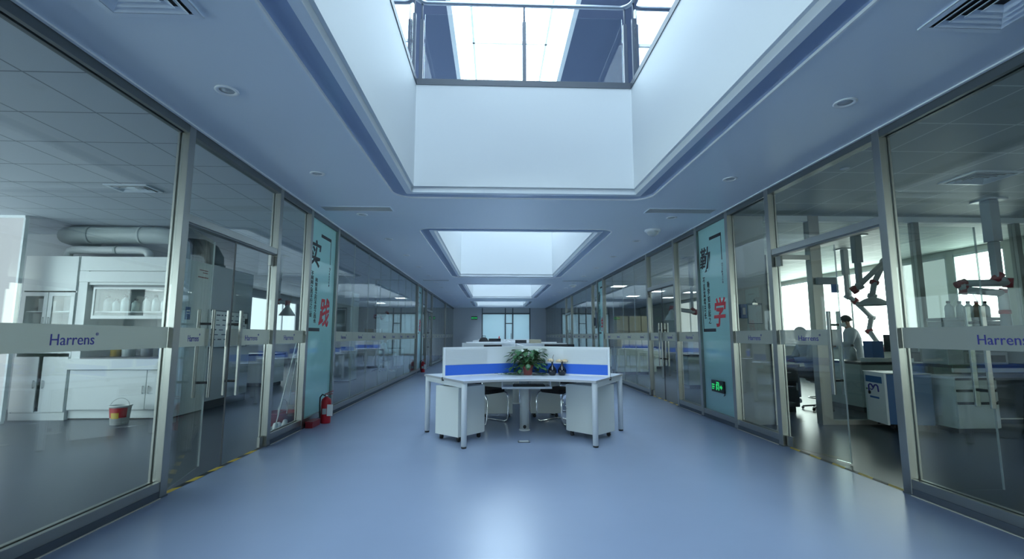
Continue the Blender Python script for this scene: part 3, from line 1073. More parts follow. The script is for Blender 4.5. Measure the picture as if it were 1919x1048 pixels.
# potted pothos on the front desk
random.seed(7)
t = thing('potted_pothos', 'leafy green trailing plant in a terracotta pot on the front desk', 'plant', (.445, 6.27, .74))
MB().lathe([(.001, 0), (.050, 0), (.053, .01), (.066, .100), (.074, .103), (.075, .128), (.068, .129), (.064, .115), (.001, .115)], n=28).build('pot', 'terra', t)
MB().lathe([(.001, .114), (.063, .114), (.05, .120), (.001, .126)], n=20).build('soil', 'soil', t)
def leaf(mb, base, d, up, size, fold=.25):
    d = d.normalized()
    sd = d.cross(up)
    if sd.length < 1e-3:
        sd = d.cross(Vector((1, 0, 0)))
    sd.normalize()
    n = sd.cross(d).normalized()
    out = [(0, 0), (.18, .34), (.42, .42), (.68, .30), (.88, .12), (1, 0)]
    P = lambda u, v: base + d * (u * size) + sd * (v * size) + n * (abs(v) * fold * size - .22 * size * u * u)
    cen = [P(u, 0) for u, _ in out]
    lt = [P(u, v) for u, v in out[1:-1]]
    rt = [P(u, -v) for u, v in out[1:-1]]
    vs = cen + lt + rt
    fs = [(0, 1, 6), (0, 10, 1)]
    for i in range(1, 4):
        fs.append((i, i + 1, 6 + i, 5 + i))
        fs.append((i, 9 + i, 10 + i, i + 1))
    fs += [(4, 5, 9), (4, 13, 5)]
    mb.add(vs, fs, 0, True)
fol, st = MB(), MB()
for i in range(120):
    az = random.uniform(0, 2 * PI)
    hi = random.uniform(-.04, .27) if i % 3 else random.uniform(.14, .28)
    rad = (.07 + .17 * random.random()) * (1.15 - hi * 1.2)
    base = Vector((.03 * math.cos(az), .03 * math.sin(az), .12))
    tip = Vector((rad * math.cos(az) * 1.12, rad * math.sin(az) * .75, .10 + hi * .85))
    midp = (base + tip) / 2 + Vector((0, 0, .05))
    st.tube([base, midp, tip], .0022, 5)
    d = Vector((math.cos(az), math.sin(az) * .8, random.uniform(-.7, .25)))
    leaf(fol, tip, d, Vector((0, 0, 1)), random.uniform(.06, .098))
    if i % 2:
        leaf(fol, midp, Vector((math.cos(az + 1.2), math.sin(az + 1.2), .2)), Vector((0, 0, 1)), random.uniform(.05, .08))
for az0, ln in ((3.3, .34), (3.0, .24), (-.25, .20), (3.7, .2), (-.6, .16)):   # runners lying on the desk
    pts = []
    for k in range(8):
        u = k / 7
        rr = .06 + ln * u
        pts.append(Vector((rr * math.cos(az0 + .25 * math.sin(3 * u)), rr * math.sin(az0 + .25 * math.sin(3 * u)) * .7, max(.012, .115 * (1 - 2.4 * u)))))
    st.tube(pts, .0022, 5)
    for k in range(2, 8):
        a = az0 + random.choice((-1, 1)) * random.uniform(.5, 1.3)
        leaf(fol, pts[k] + Vector((0, 0, .008)), Vector((math.cos(a), math.sin(a), .15)), Vector((0, 0, 1)), random.uniform(.035, .055))
for az, drop in ((.25, .13), (-.35, .10), (3.5, .10), (.75, .08)):            # drooping outer stems
    p = [Vector((.05 * math.cos(az), .05 * math.sin(az), .15)), Vector((.13 * math.cos(az), .13 * math.sin(az), .25)), Vector((.19 * math.cos(az), .16 * math.sin(az), .20)), Vector((.215 * math.cos(az), .17 * math.sin(az), .20 - drop))]
    st.tube(p, .0024, 5)
    for q in p[1:]:
        leaf(fol, q, Vector((math.cos(az), math.sin(az), -.8)), Vector((0, 0, 1)), .075)
st.build('stems', 'stem', t)
fol.build('foliage', 'green', t)

def vase(x, y, lab, heads, twig):
    t = thing('vase', lab, 'vase', (x, y, .74), 0, 'black vases beside the plant')
    MB().lathe([(.001, 0), (.034, 0), (.046, .018), (.056, .045), (.055, .068), (.040, .098), (.020, .122), (.011, .142), (.011, .160), (.015, .168), (.011, .166), (.009, .15), (.001, .15)], n=28).build('body', 'vase', t)
    for (dx, dz) in heads:
        s = MB()
        s.tube([(0, 0, .15), (dx * .4, 0, .17), (dx, .0, .162 + dz)], .0022, 6)
        fs = s.build('flower_stem', 'twig', t)
        f = MB()
        for q in range(11):
            a = q * 2.4
            rr = .022 * math.sqrt(q / 11)
            f.ball((dx + rr * 1.5 * math.cos(a), rr * 1.3 * math.sin(a), .168 + dz + .018 - rr * .5), .0165, 7, 5, sc=(1, 1, 1))
        f.build('flower_head', 'cream', fs)
    if twig:
        MB().tube([(0, 0, .15), (.012, .0, .20), (.006, 0, .225), (.02, 0, .265)], [.004, .0035, .004, .002], 6).build('twig', 'twig', t)
vase(.755, 6.18, 'black gourd-shaped vase with one dried cream flower and a bent twig', [(-.022, .014)], True)
vase(.880, 6.18, 'black gourd-shaped vase with two dried cream flowers, at the end of the row', [(-.036, .006), (.036, .006)], False)

# monitors and small things seen over the front screen
def monitor(x, y, rz, lab, z=.74, w=.56, h=.32, top=1.09):
    t = thing('monitor', lab, 'monitor', (x, y, z), rz, 'monitors on the desks')
    b = top - z - h
    s = MB().box(-w / 2, w / 2, -.02, .02, b, b + h).build('display', 'black', t, bevel=.005)
    MB().box(-w / 2 + .012, w / 2 - .012, .0205, .0215, b + .015, b + h - .012).build('glass_face', 'vase', s)
    MB().box(-.03, .03, -.045, -.02, .01, b + h * .5).build('stand', 'black', t)
    MB().box(-.11, .11, -.12, .07, 0, .012).build('base', 'black', t, bevel=.004)
monitor(1.23, 8.95, math.radians(170), 'wide black monitor on the second desk, right of its long divider')
monitor(-.02, 8.72, math.radians(200), 'small black monitor on the second desk, left of its long divider', w=.34, h=.26, top=1.085)
monitor(.62, 11.0, math.radians(175), 'small black monitor on the third desk, near its middle', w=.26, h=.2, top=1.15)
monitor(.02, 13.3, math.radians(185), 'black monitor on the fourth desk, left side', w=.34, h=.22, top=1.17)
def boxthing(name, lab, cat, x, y, z, w, d, h, m, rz=0, group=None, lid=None):
    """a carton or case: walls plus lid flaps with a seam"""
    t = thing(name, lab, cat, (x, y, z), rz, group)
    MB().box(-w / 2, w / 2, -d / 2, d / 2, 0, h * .86).build('body', m, t, bevel=.003)
    MB().box(-w / 2 - .002, w / 2 + .002, -d / 2 - .002, -.002, h * .86, h).box(-w / 2 - .002, w / 2 + .002, .002, d / 2 + .002, h * .86, h).build('lid', lid or m, t)
    return t
boxthing('carton', 'brown carton on the third desk beside the small black monitor', 'box', .95, 11.0, .74, .26, .2, .42, 'cardboard')
t = thing('bag', 'black rounded bag on the fourth desk, left end', 'bag', (-.30, 13.95, .74))
MB().lathe([(.001, 0), (.13, 0), (.15, .1), (.155, .25), (.14, .36), (.1, .43), (.04, .46), (.001, .465)], n=20).build('body', 'blackfab', t)
MB().tube([(-.06, -.02, .44), (-.05, -.03, .50), (.05, -.03, .50), (.06, -.02, .44)], .008, 8).build('strap', 'black', t)
t = thing('traffic_cone', 'small red cone standing on the farthest desk', 'cone', (.20, 18.6, .74))
MB().box(-.10, .10, -.10, .10, 0, .02).build('base', 'red', t)
MB().lathe([(.085, .02), (.06, .18), (.035, .36), (.018, .48), (.001, .49)], n=18).build('body', 'red', t)

# floor socket and hazard tape
t = thing('floor_socket', 'brown-grey socket cover set in the floor in front of the front desk', 'socket', (.36, 5.78, 0))
MB().box(-.07, .07, -.05, .05, .0004, .006).build('frame', 'steel_dark', t)
MB().box(-.055, .055, -.036, .036, .006, .009).build('lid', 'lightgrey', t)
def tape(side, ya, yb, lab):
    mb = MB()
    n = round((yb - ya) / .16)
    for i in range(n):
        a = ya + (yb - ya) * i / n
        b = ya + (yb - ya) * (i + 1) / n
        x0 = (XL - .02, XL + .03) if side < 0 else (XR - .03, XR + .02)
        k = .05
        mb.add([(x0[0], a, .0012), (x0[1], a + k, .0012), (x0[1], b + k, .0012), (x0[0], b, .0012)], [(0, 1, 2, 3)], i % 2)
    o = mb.build('hazard_tape', ['yellow', 'black'])
    tag(o, lab, 'floor tape', 'yellow and black tape across the thresholds')
tape(-1, 4.0, 5.58, 'yellow and black striped tape on the floor across the open left doorway')
tape(1, 3.86, 5.36, 'yellow and black striped tape on the floor across the near right doorway')
tape(1, 8.56, 9.98, 'yellow and black striped tape on the floor across the second right doorway')

# fire extinguishers
def extinguisher(x, y, lab, rz):
    t = thing('fire_extinguisher', lab, 'fire extinguisher', (x, y, 0), rz, 'red extinguishers along the left glass wall')
    MB().lathe([(.001, 0), (.066, 0), (.070, .008), (.070, .30), (.060, .335), (.034, .358), (.022, .366), (.001, .366)], n=28).build('cylinder', 'red', t)
    MB().lathe([(.020, .366), (.020, .395), (.014, .40), (.001, .40)], n=16).build('valve', 'chrome', t)
    MB().bar((-.02, 0, .395), (.085, 0, .412), .018, .008).bar((-.02, 0, .408), (.095, 0, .450), .018, .008).build('lever', 'red', t)
    MB().tube([(-.018, 0, .385), (-.06, .0, .40), (-.088, .0, .36), (-.09, 0, .25), (-.085, 0, .12), (-.08, 0, .07)], .010, 10).build('hose', 'black', t)
    lb = MB()
    vs = []
    for z in (.13, .21):
        for k in range(9):
            a = math.radians(-115 + 50 * k / 8)
            vs.append((.0712 * math.cos(a), .0712 * math.sin(a), z))
    lb.add(vs, [(k, k + 1, 10 + k, 9 + k) for k in range(8)], 0, True)
    lb.build('label_sheet', 'lightgrey', t)
    MB().box(.045, .125, -.088, -.084, .11, .27).build('inspection_tag', 'paper', t)
extinguisher(-2.42, 7.10, 'red fire extinguisher with white tag, standing by the near calligraphy panel', 0)
extinguisher(-2.44, 16.6, 'red fire extinguisher farther along the left glass wall', 0)
t = thing('extinguisher_box', 'low dark red box on the floor beside the near fire extinguisher', 'box', (-2.50, 6.85, 0))
MB().box(-.05, .05, -.16, .12, 0, .07).build('body', 'redarm', t, bevel=.004)
MB().box(-.052, .052, -.162, .122, .07, .085).build('lid', 'redarm', t)

# exit signs
def running_man(mb, s, y, m=0):
    mb.tube([(s * .01, y, s * .34), (s * .012, y, s * .342)], s * .07, 12, m)
    mb.bar((-s * .02, y, s * .25), (-s * .06, y, -s * .02), s * .13, .004, m, (0, 1, 0))
    mb.bar((s * .0, y, s * .22), (s * .20, y, s * .12), s * .06, .004, m, (0, 1, 0))
    mb.bar((-s * .05, y, s * .22), (-s * .22, y, s * .10), s * .06, .004, m, (0, 1, 0))
    mb.bar((-s * .05, y, 0), (s * .12, y, -s * .22), s * .07, .004, m, (0, 1, 0))
    mb.bar((-s * .07, y, 0), (-s * .18, y, -s * .34), s * .07, .004, m, (0, 1, 0))
t = thing('exit_sign', 'black exit sign with green running figure, low on the right calligraphy panel', 'sign', (XR - .012, 7.01, .505), -PI / 2)
MB().box(-.19, .19, -.03, 0, -.085, .085).build('housing', 'black', t, bevel=.004)
mb = MB()
mb.bar((-.02, -.032, .055), (.05, -.032, .055), .02, .004, 0, (0, 1, 0)).bar((-.02, -.032, .03), (-.02, -.032, -.055), .02, .004, 0, (0, 1, 0)).bar((.05, -.032, .06), (.05, -.032, -.055), .02, .004, 0, (0, 1, 0))
mb.build('door_mark', 'exitgreen', t)
mb = MB()
running_man(mb, .16, -.033)
mb.build('running_figure', 'exitgreen', t)
mb = MB()
mb.add([(.085, -.032, .012), (.12, -.032, .012), (.12, -.032, .035), (.165, -.032, -.005), (.12, -.032, -.045), (.12, -.032, -.022), (.085, -.032, -.022)], [(0, 6, 5, 4, 3, 2, 1)])
mb.build('arrow', 'exitgreen', t)
mb = MB()
mb.bar((-.165, -.032, .02), (-.085, -.032, .02), .018, .004, 0, (0, 1, 0)).bar((-.165, -.032, -.012), (-.085, -.032, -.012), .018, .004, 0, (0, 1, 0)).bar((-.165, -.032, -.04), (-.10, -.032, -.04), .014, .004, 0, (0, 1, 0))
mb.build('lettering', 'exitgreen', t)
MB().tube([(.18, -.012, -.085), (.185, -.012, -.11), (.16, -.012, -.12)], .006, 6).build('cable', 'black', t)
t = thing('exit_sign', 'small green exit sign on the end wall far down the corridor', 'sign', (-1.27, YE - .002, 2.37))
MB().box(-.20, .20, -.03, 0, -.10, .10).build('housing', 'green', t)
mb = MB()
running_man(mb, .2, -.034)
mb.build('running_figure', 'exitgreen', t)
MB().add([(-.18, -.032, -.02), (-.07, -.032, -.02), (-.07, -.032, .03), (-.18, -.032, .03)], [(0, 1, 2, 3)]).add([(.06, -.032, -.02), (.18, -.032, -.02), (.18, -.032, .03), (.06, -.032, .03)], [(0, 1, 2, 3)]).build('arrow', 'exitgreen', t)

# ------------------------------------------------------------------ left lab
MB().box(XOL, -5.75, 8.50, 8.60, 0, H).build('wall_inner_left', 'wallgrey', kind='structure')
r = struct('window_%d' % NW, (-8.34, 7.15, 0)); NW += 1
MB().box(0, 1.36, 0, .02, .04, 2.98).build('blind', 'curtain', r)
MB().box(0, 1.38, -.02, .04, 2.98, H).box(0, 1.38, -.02, .04, 0, .04).box(1.36, 1.39, -.02, .04, .04, 2.98).box(-.02, 0, -.02, .04, 0, H).build('window_frame', 'white', r)

def hinged(parent, x0, x1, z0, z1, y, m='cab', glass=None, handle='R', t=.02, knob='lightgrey'):
    """cabinet door facing -Y, with a frame round a glass pane or a plain face, and a handle"""
    if glass:
        f = .06
        d = MB().box(x0, x1, y - t, y, z0, z0 + f).box(x0, x1, y - t, y, z1 - f, z1).box(x0, x0 + f, y - t, y, z0 + f, z1 - f).box(x1 - f, x1, y - t, y, z0 + f, z1 - f).build('door', m, parent, bevel=.002)
        MB().box(x0 + f, x1 - f, y - t * .7, y - t * .4, z0 + f, z1 - f).build('glass_pane', 'glass_clear', d)
    else:
        d = MB().box(x0, x1, y - t, y, z0, z1).build('door', m, parent, bevel=.003)
    xh = x1 - .035 if handle == 'R' else x0 + .035
    zc = (z0 + z1) / 2
    MB().box(xh - .006, xh + .006, y - t - .025, y - t - .015, zc - .06, zc + .06).box(xh - .005, xh + .005, y - t - .015, y - t, zc - .055, zc - .045).box(xh - .005, xh + .005, y - t - .015, y - t, zc + .045, zc + .055).build('handle', knob, d)
    return d

# tall cupboard left of the hood
t = thing('storage_cupboard', 'tall white cupboard with two glazed upper doors, left of the near fume hood', 'cupboard', (-6.76, 7.44, 0))
m = MB()
m.box(-.40, -.38, 0, .70, .10, 2.46).box(.38, .40, 0, .70, .10, 2.46).box(-.38, .38, .68, .70, .10, 2.46).box(-.38, .38, 0, .68, 2.44, 2.46)
m.box(-.38, .38, .01, .68, .98, 1.02).box(-.38, .38, .01, .68, .10, .13).box(-.38, .38, .02, .66, 1.60, 1.615)
m.build('carcass', 'cab', t)
MB().box(-.40, .40, 0.0, .70, 0, .10).build('plinth', 'cab', t)
MB().box(-.39, .39, -.02, -.001, 1.92, 2.455).build('top_panel', 'cab', t, bevel=.003)
hinged(t, -.39, -.005, 1.03, 1.90, 0, glass=True)
hinged(t, .005, .39, 1.03, 1.90, 0, glass=True, handle='L')
hinged(t, -.39, -.03, .12, .93, 0)
hinged(t, .03, .39, .12, .93, 0, handle='L')
for i, (x, z, h, m) in enumerate([(-.24, 1.615, .2, 'paper'), (-.1, 1.615, .16, 'paper'), (.14, 1.615, .22, 'paper'), (-.22, 1.02, .3, 'lightgrey'), (.16, 1.02, .3, 'paper'), (.28, 1.02, .24, 'lightgrey')]):
    boxthing('storage_box', 'pale box behind the glazed cupboard doors, %s of six' % ordn[i].replace('nearest', 'first'), 'box', -6.76 + x, 7.75, z, .12, .3, h, m, group='boxes inside the tall white cupboard')

def fume_hood(x0, x1, y0, y1, lab, ztop=2.46):
    """fume cupboard facing -Y"""
    t = thing('fume_hood', lab, 'fume hood', ((x0 + x1) / 2, y0, 0))
    w = (x1 - x0) / 2
    d = y1 - y0
    m = MB()
    m.box(-w, -w + .13, 0, d, .74, ztop).box(w - .10, w, 0, d, .74, ztop).box(-w + .13, w - .10, d - .05, d, .74, ztop).box(-w + .13, w - .10, .02, d - .05, 2.02, ztop)
    m.build('housing', 'cab', t)
    MB().box(-w, w, .02, d, .14, .74).build('base_unit', 'cab', t)
    MB().box(-w, w, .05, d, .02, .14).build('plinth', 'cab', t)
    MB().box(-w, w, .06, d, 0, .02).build('shadow_strip', 'black', t)  # solid black strip paints the shade under the plinth
    MB().box(-w + .005, w - .005, -.012, .0, 2.235, ztop - .005).build('top_panel', 'cab', t, bevel=.003)
    MB().box(-w + .005, w - .005, -.012, .0, 2.06, 2.225).build('lower_fascia', 'cab', t, bevel=.003)
    MB().box(-w + .01, w - .01, -.06, .02, .74, .90).build('apron', 'cab', t, bevel=.006)
    MB().box(-w + .13, w - .10, .0, d - .05, .90, .92).build('worktop', 'benchtop', t)
    MB().box(-w + .135, w - .105, .06, d - .06, 1.985, 2.018).build('lamp_housing', 'mid', t)
    sp = w * 2 - .36
    hinged(t, -w + .01, -w + .01 + sp, .15, .73, .02)
    hinged(t, -w + .02 + sp, w - .01, .15, .73, .02, handle='L')
    # sash: frame with a pane, half raised
    s = MB()
    a, b = -w + .20, w - .13
    s.box(a, b, .03, .05, 1.955, 1.985).box(a, b, .03, .05, 1.50, 1.55).box(a, a + .03, .03, .05, 1.55, 1.955).box(b - .03, b, .03, .05, 1.55, 1.955)
    s = s.build('sash', 'cab', t)
    MB().box(a + .03, b - .03, .037, .043, 1.55, 1.955).build('glass_pane', 'glass_clear', s)
    MB().box(a, b, .10, .30, 1.60, 1.62).build('shelf', 'lightgrey', t)
    return t
fume_hood(-6.35, -4.87, 7.44, 8.28, 'white fume hood with raised glass sash, near end of the left lab')

def bottle(x, y, z, h, r, m, lab, group, cap='dark'):
    t = thing('bottle', lab, 'bottle', (x, y, z), 0, group)
    MB().lathe([(.001, 0), (r, 0), (r, h * .6), (r * .85, h * .7), (r * .38, h * .82), (r * .38, h * .88), (.001, h * .88)], n=14).build('body', m, t)
    MB().lathe([(r * .46, h * .86), (r * .46, h), (.001, h)], n=12).build('cap', cap, t)
G = 'bottles on the shelf of the near fume hood'
for i, (x, h, r, m) in enumerate([(-6.05, .24, .055, 'paper'), (-5.92, .2, .05, 'bottle'), (-5.78, .26, .06, 'bottle'), (-5.62, .2, .055, 'cabgreen'), (-5.46, .24, .05, 'paper'), (-5.32, .26, .05, 'bottle'), (-5.18, .22, .05, 'paper')]):
    bottle(x, 7.64, 1.62, h, r, m, '%s bottle from the left on the shelf of the near fume hood' % ['first', 'second', 'third', 'fourth', 'fifth', 'sixth', 'seventh'][i], G)
G = 'vessels on the worktop of the near fume hood'
for i, (x, h, r, m) in enumerate([(-5.98, .36, .07, 'yellow'), (-5.78, .26, .09, 'bottle'), (-5.5, .30, .08, 'mid'), (-5.25, .26, .06, 'blue_plastic')]):
    bottle(x, 7.8, .92, h, r, m, ['amber-yellow bottle at the left end', 'clear squat bottle', 'dark grey bottle', 'blue bottle at the right end'][i] + ' on the worktop of the near fume hood', G)

# second hood, back to back with the first, its grey side with board and notice
t = thing('fume_hood', 'grey-sided fume hood behind the near one, carrying the whiteboard', 'fume hood', (-5.60, 9.0, 0))
MB().box(-.10, .70, -.68, .70, .14, 2.47).build('housing', 'lightgrey', t)
MB().box(.70, .73, -.68, .70, .14, 2.47).build('side_panel', 'wallgrey', t)
MB().box(-.10, .73, -.66, .66, .0, .14).build('plinth', 'dark', t)
t = thing('whiteboard', 'whiteboard with handwritten rows on the grey hood side in the left lab', 'whiteboard', (-4.868, 8.90, 1.05), PI / 2)
MB().box(-.63, .63, -.012, -.002, 0, .62).build('board', 'paper', t)
MB().box(-.65, .65, -.02, -.0, .62, .64).box(-.65, .65, -.02, 0, -.02, 0).box(-.65, -.63, -.02, 0, 0, .62).box(.63, .65, -.02, 0, 0, .62).build('frame', 'mid', t)
random.seed(3)
mb = MB()
for r in range(6):
    z = .55 - r * .085
    x = -.55
    while x < .5:
        l = random.uniform(.05, .16)
        mb.box(x, x + l, -.0135, -.0125, z - .006, z + .006 + random.uniform(0, .012))
        x += l + random.uniform(.03, .12)
mb.build('handwriting', 'inkgrey', t)
MB().box(.55, .62, -.035, -.012, .42, .52).build('magnet', 'black', t)
t = thing('notice', 'white notice with red lines high on the hood side in the left lab', 'notice', (-4.868, 8.04, 2.19), PI / 2)
MB().box(-.15, .15, -.006, -.001, 0, .19).build('sheet', 'paper', t)
MB().box(-.11, .12, -.0075, -.0062, .13, .145).box(-.02, .12, -.0075, -.0062, .09, .105).box(-.14, .14, -.0075, -.0062, .01, .03).build('lettering', 'redarm', t)
t = thing('wall_card', 'small blue card on the hood side beside the whiteboard', 'card', (-4.868, 7.72, 1.50), PI / 2)
MB().box(-.06, .06, -.006, -.001, 0, .20).build('sheet', 'blue_plastic', t)
MB().box(-.04, .04, -.0075, -.0062, .13, .15).box(-.04, .03, -.0075, -.0062, .09, .10).build('lettering', 'paper', t)

# ducts above the hoods
t = thing('exhaust_duct', 'thick grey exhaust duct above the near fume hood', 'duct')
pts = [(-6.85, 8.30, 2.86), (-6.97, 8.02, 2.86), (-6.92, 7.82, 2.86), (-6.75, 7.76, 2.86), (-5.42, 7.76, 2.86), (-5.26, 7.80, 2.84), (-5.17, 7.90, 2.74), (-5.15, 7.92, 2.45)]
MB().tube(pts, [.14] * 5 + [.13, .12, .12], 18).build('pipe', 'duct', t)
for x in (-6.5, -5.7):
    MB().tube([(x - .02, 7.76, 2.86), (x + .02, 7.76, 2.86)], .148, 18).build('collar', 'duct', t)
t = thing('exhaust_duct', 'thin pale pipe lying just above the near fume hood', 'duct')
MB().tube([(-6.72, 7.62, 2.45), (-6.72, 7.62, 2.52), (-6.69, 7.62, 2.57), (-6.62, 7.62, 2.59), (-5.60, 7.62, 2.59), (-5.52, 7.62, 2.57), (-5.48, 7.62, 2.53), (-5.47, 7.62, 2.46)], .06, 14).build('pipe', 'lightgrey', t)
MB().tube([(-6.0, 7.62, 2.59), (-5.96, 7.62, 2.59)], .066, 14).build('collar', 'duct', t)
t = thing('exhaust_duct', 'dark curved duct bending down onto the second fume hood', 'duct')
MB().tube([(-5.62, 8.6, 2.84), (-5.45, 8.6, 2.84), (-5.25, 8.6, 2.82), (-5.10, 8.6, 2.74), (-5.03, 8.6, 2.62), (-5.02, 8.6, 2.46)], .15, 18).build('pipe', 'ductdark', t)
MB().tube([(-5.02, 8.6, 2.465), (-5.02, 8.6, 2.50)], .17, 18).build('collar', 'ductdark', t)

# paint bucket, basin, mops
t = thing('paint_bucket', 'white bucket with red and yellow label on the left lab floor before the hood', 'bucket', (-5.30, 7.10, 0))
MB().lathe([(.001, 0), (.105, 0), (.128, .25), (.138, .25), (.138, .265), (.122, .265), (.10, .02), (.001, .02)], n=28).build('body', 'paper', t)
mb = MB()
vs = []
for z, r in ((.10, .1155), (.235, .128)):
    for k in range(13):
        a = math.radians(-165 + 150 * k / 12)
        vs.append((r * math.cos(a), r * math.sin(a), z))
mb.add(vs, [(k, k + 1, 14 + k, 13 + k) for k in range(12)], 0, True)
mb.build('label_band', 'red', t)
mb = MB()
vs = []
for z, r in ((.09, .1165), (.17, .1235)):
    for k in range(7):
        a = math.radians(-110 + 50 * k / 6)
        vs.append((r * math.cos(a), r * math.sin(a), z))
mb.add(vs, [(k, k + 1, 8 + k, 7 + k) for k in range(6)], 0, True)
mb.build('label_patch', 'yellow', t)
MB().tube([(.132 * math.cos(a), .02 * math.sin(a) - .02, .25 + .11 * math.sin(a)) for a in [PI * k / 12 for k in range(13)]], .004, 8).build('handle', 'lightgrey', t)
t = thing('basin', 'dark red plastic basin behind the left pane next to the door', 'basin', (-2.98, 6.98, 0))
MB().lathe([(.001, 0), (.16, 0), (.205, .17), (.22, .17), (.22, .18), (.195, .18), (.15, .015), (.001, .015)], n=28).build('bowl', 'redarm', t)
t = thing('mop', 'white mop leaning in the corner behind the left pane, head on the floor', 'mop', (-2.90, 6.62, 0))
MB().tube([(.0, -.02, .06), (.05, .44, 1.25)], .008, 10).build('handle', 'paper', t)
MB().tube([(-.02, -.03, .01), (-.06, -.12, .02), (-.02, -.2, .015)], [.03, .045, .02], 8).tube([(.0, -.02, .08), (.01, -.06, .02), (.05, -.16, .02)], [.03, .045, .02], 8).build('mop_head', 'paper', t)
t = thing('mop', 'second white mop leaning against the post behind the left pane', 'mop', (-2.88, 6.86, 0))
MB().tube([(.0, -.02, .06), (.06, .26, 1.42)], .007, 10).build('handle', 'lightgrey', t)
MB().tube([(-.03, -.02, .01), (-.05, -.10, .03), (-.04, -.17, .015)], [.03, .05, .02], 8).tube([(.0, -.02, .08), (.02, -.09, .03), (.03, -.15, .02)], [.03, .04, .02], 8).build('mop_head', 'paper', t)
t = thing('squeegee', 'long thin white squeegee pole standing behind the left pane', 'squeegee', (-2.86, 7.12, 0))
MB().tube([(0, 0, .04), (.03, .06, 1.75)], .008, 10).build('pole', 'steel', t)
MB().box(-.02, .02, -.18, .18, 0, .05).build('blade', 'dark', t)
t = thing('wire_hoop', 'thin wire hoop standing in the dark red basin', 'hoop', (-2.98, 6.98, .015))
MB().tube([(.0, .15 * math.cos(a), .17 + .165 * math.sin(a)) for a in [2 * PI * k / 24 for k in range(25)]], .005, 8).build('hoop', 'steel', t)
MB().tube([(0, -.15, .17), (0, .15, .17)], .004, 6).build('cross_wire', 'steel', t)

# ------------------------------------------------------------------ people
def skin_mesh(name, verts, edges, m, parent, root=0, levels=1):
    me = bpy.data.meshes.new(name)
    me.from_pydata([v[:3] for v in verts], edges, [])
    o = bpy.data.objects.new(name + '_tmp', me)
    COL.objects.link(o)
    md = o.modifiers.new('skin', 'SKIN')
    md.use_smooth_shade = True
    sv = me.skin_vertices[0].data
    for i, v in enumerate(verts):
        r = v[3]
        sv[i].radius = (r, r) if not isinstance(r, tuple) else r
        sv[i].use_root = (i == root)
    sb = o.modifiers.new('sub', 'SUBSURF')
    sb.levels = sb.render_levels = levels
    dg = bpy.context.evaluated_depsgraph_get()
    out = bpy.data.meshes.new_from_object(o.evaluated_get(dg))
    bpy.data.objects.remove(o)
    out.materials.clear()
    out.materials.append(M_[m])
    for p in out.polygons:
        p.use_smooth = True
        p.material_index = 0
    r = bpy.data.objects.new(name, out)
    COL.objects.link(r)
    r.parent = parent
    return r

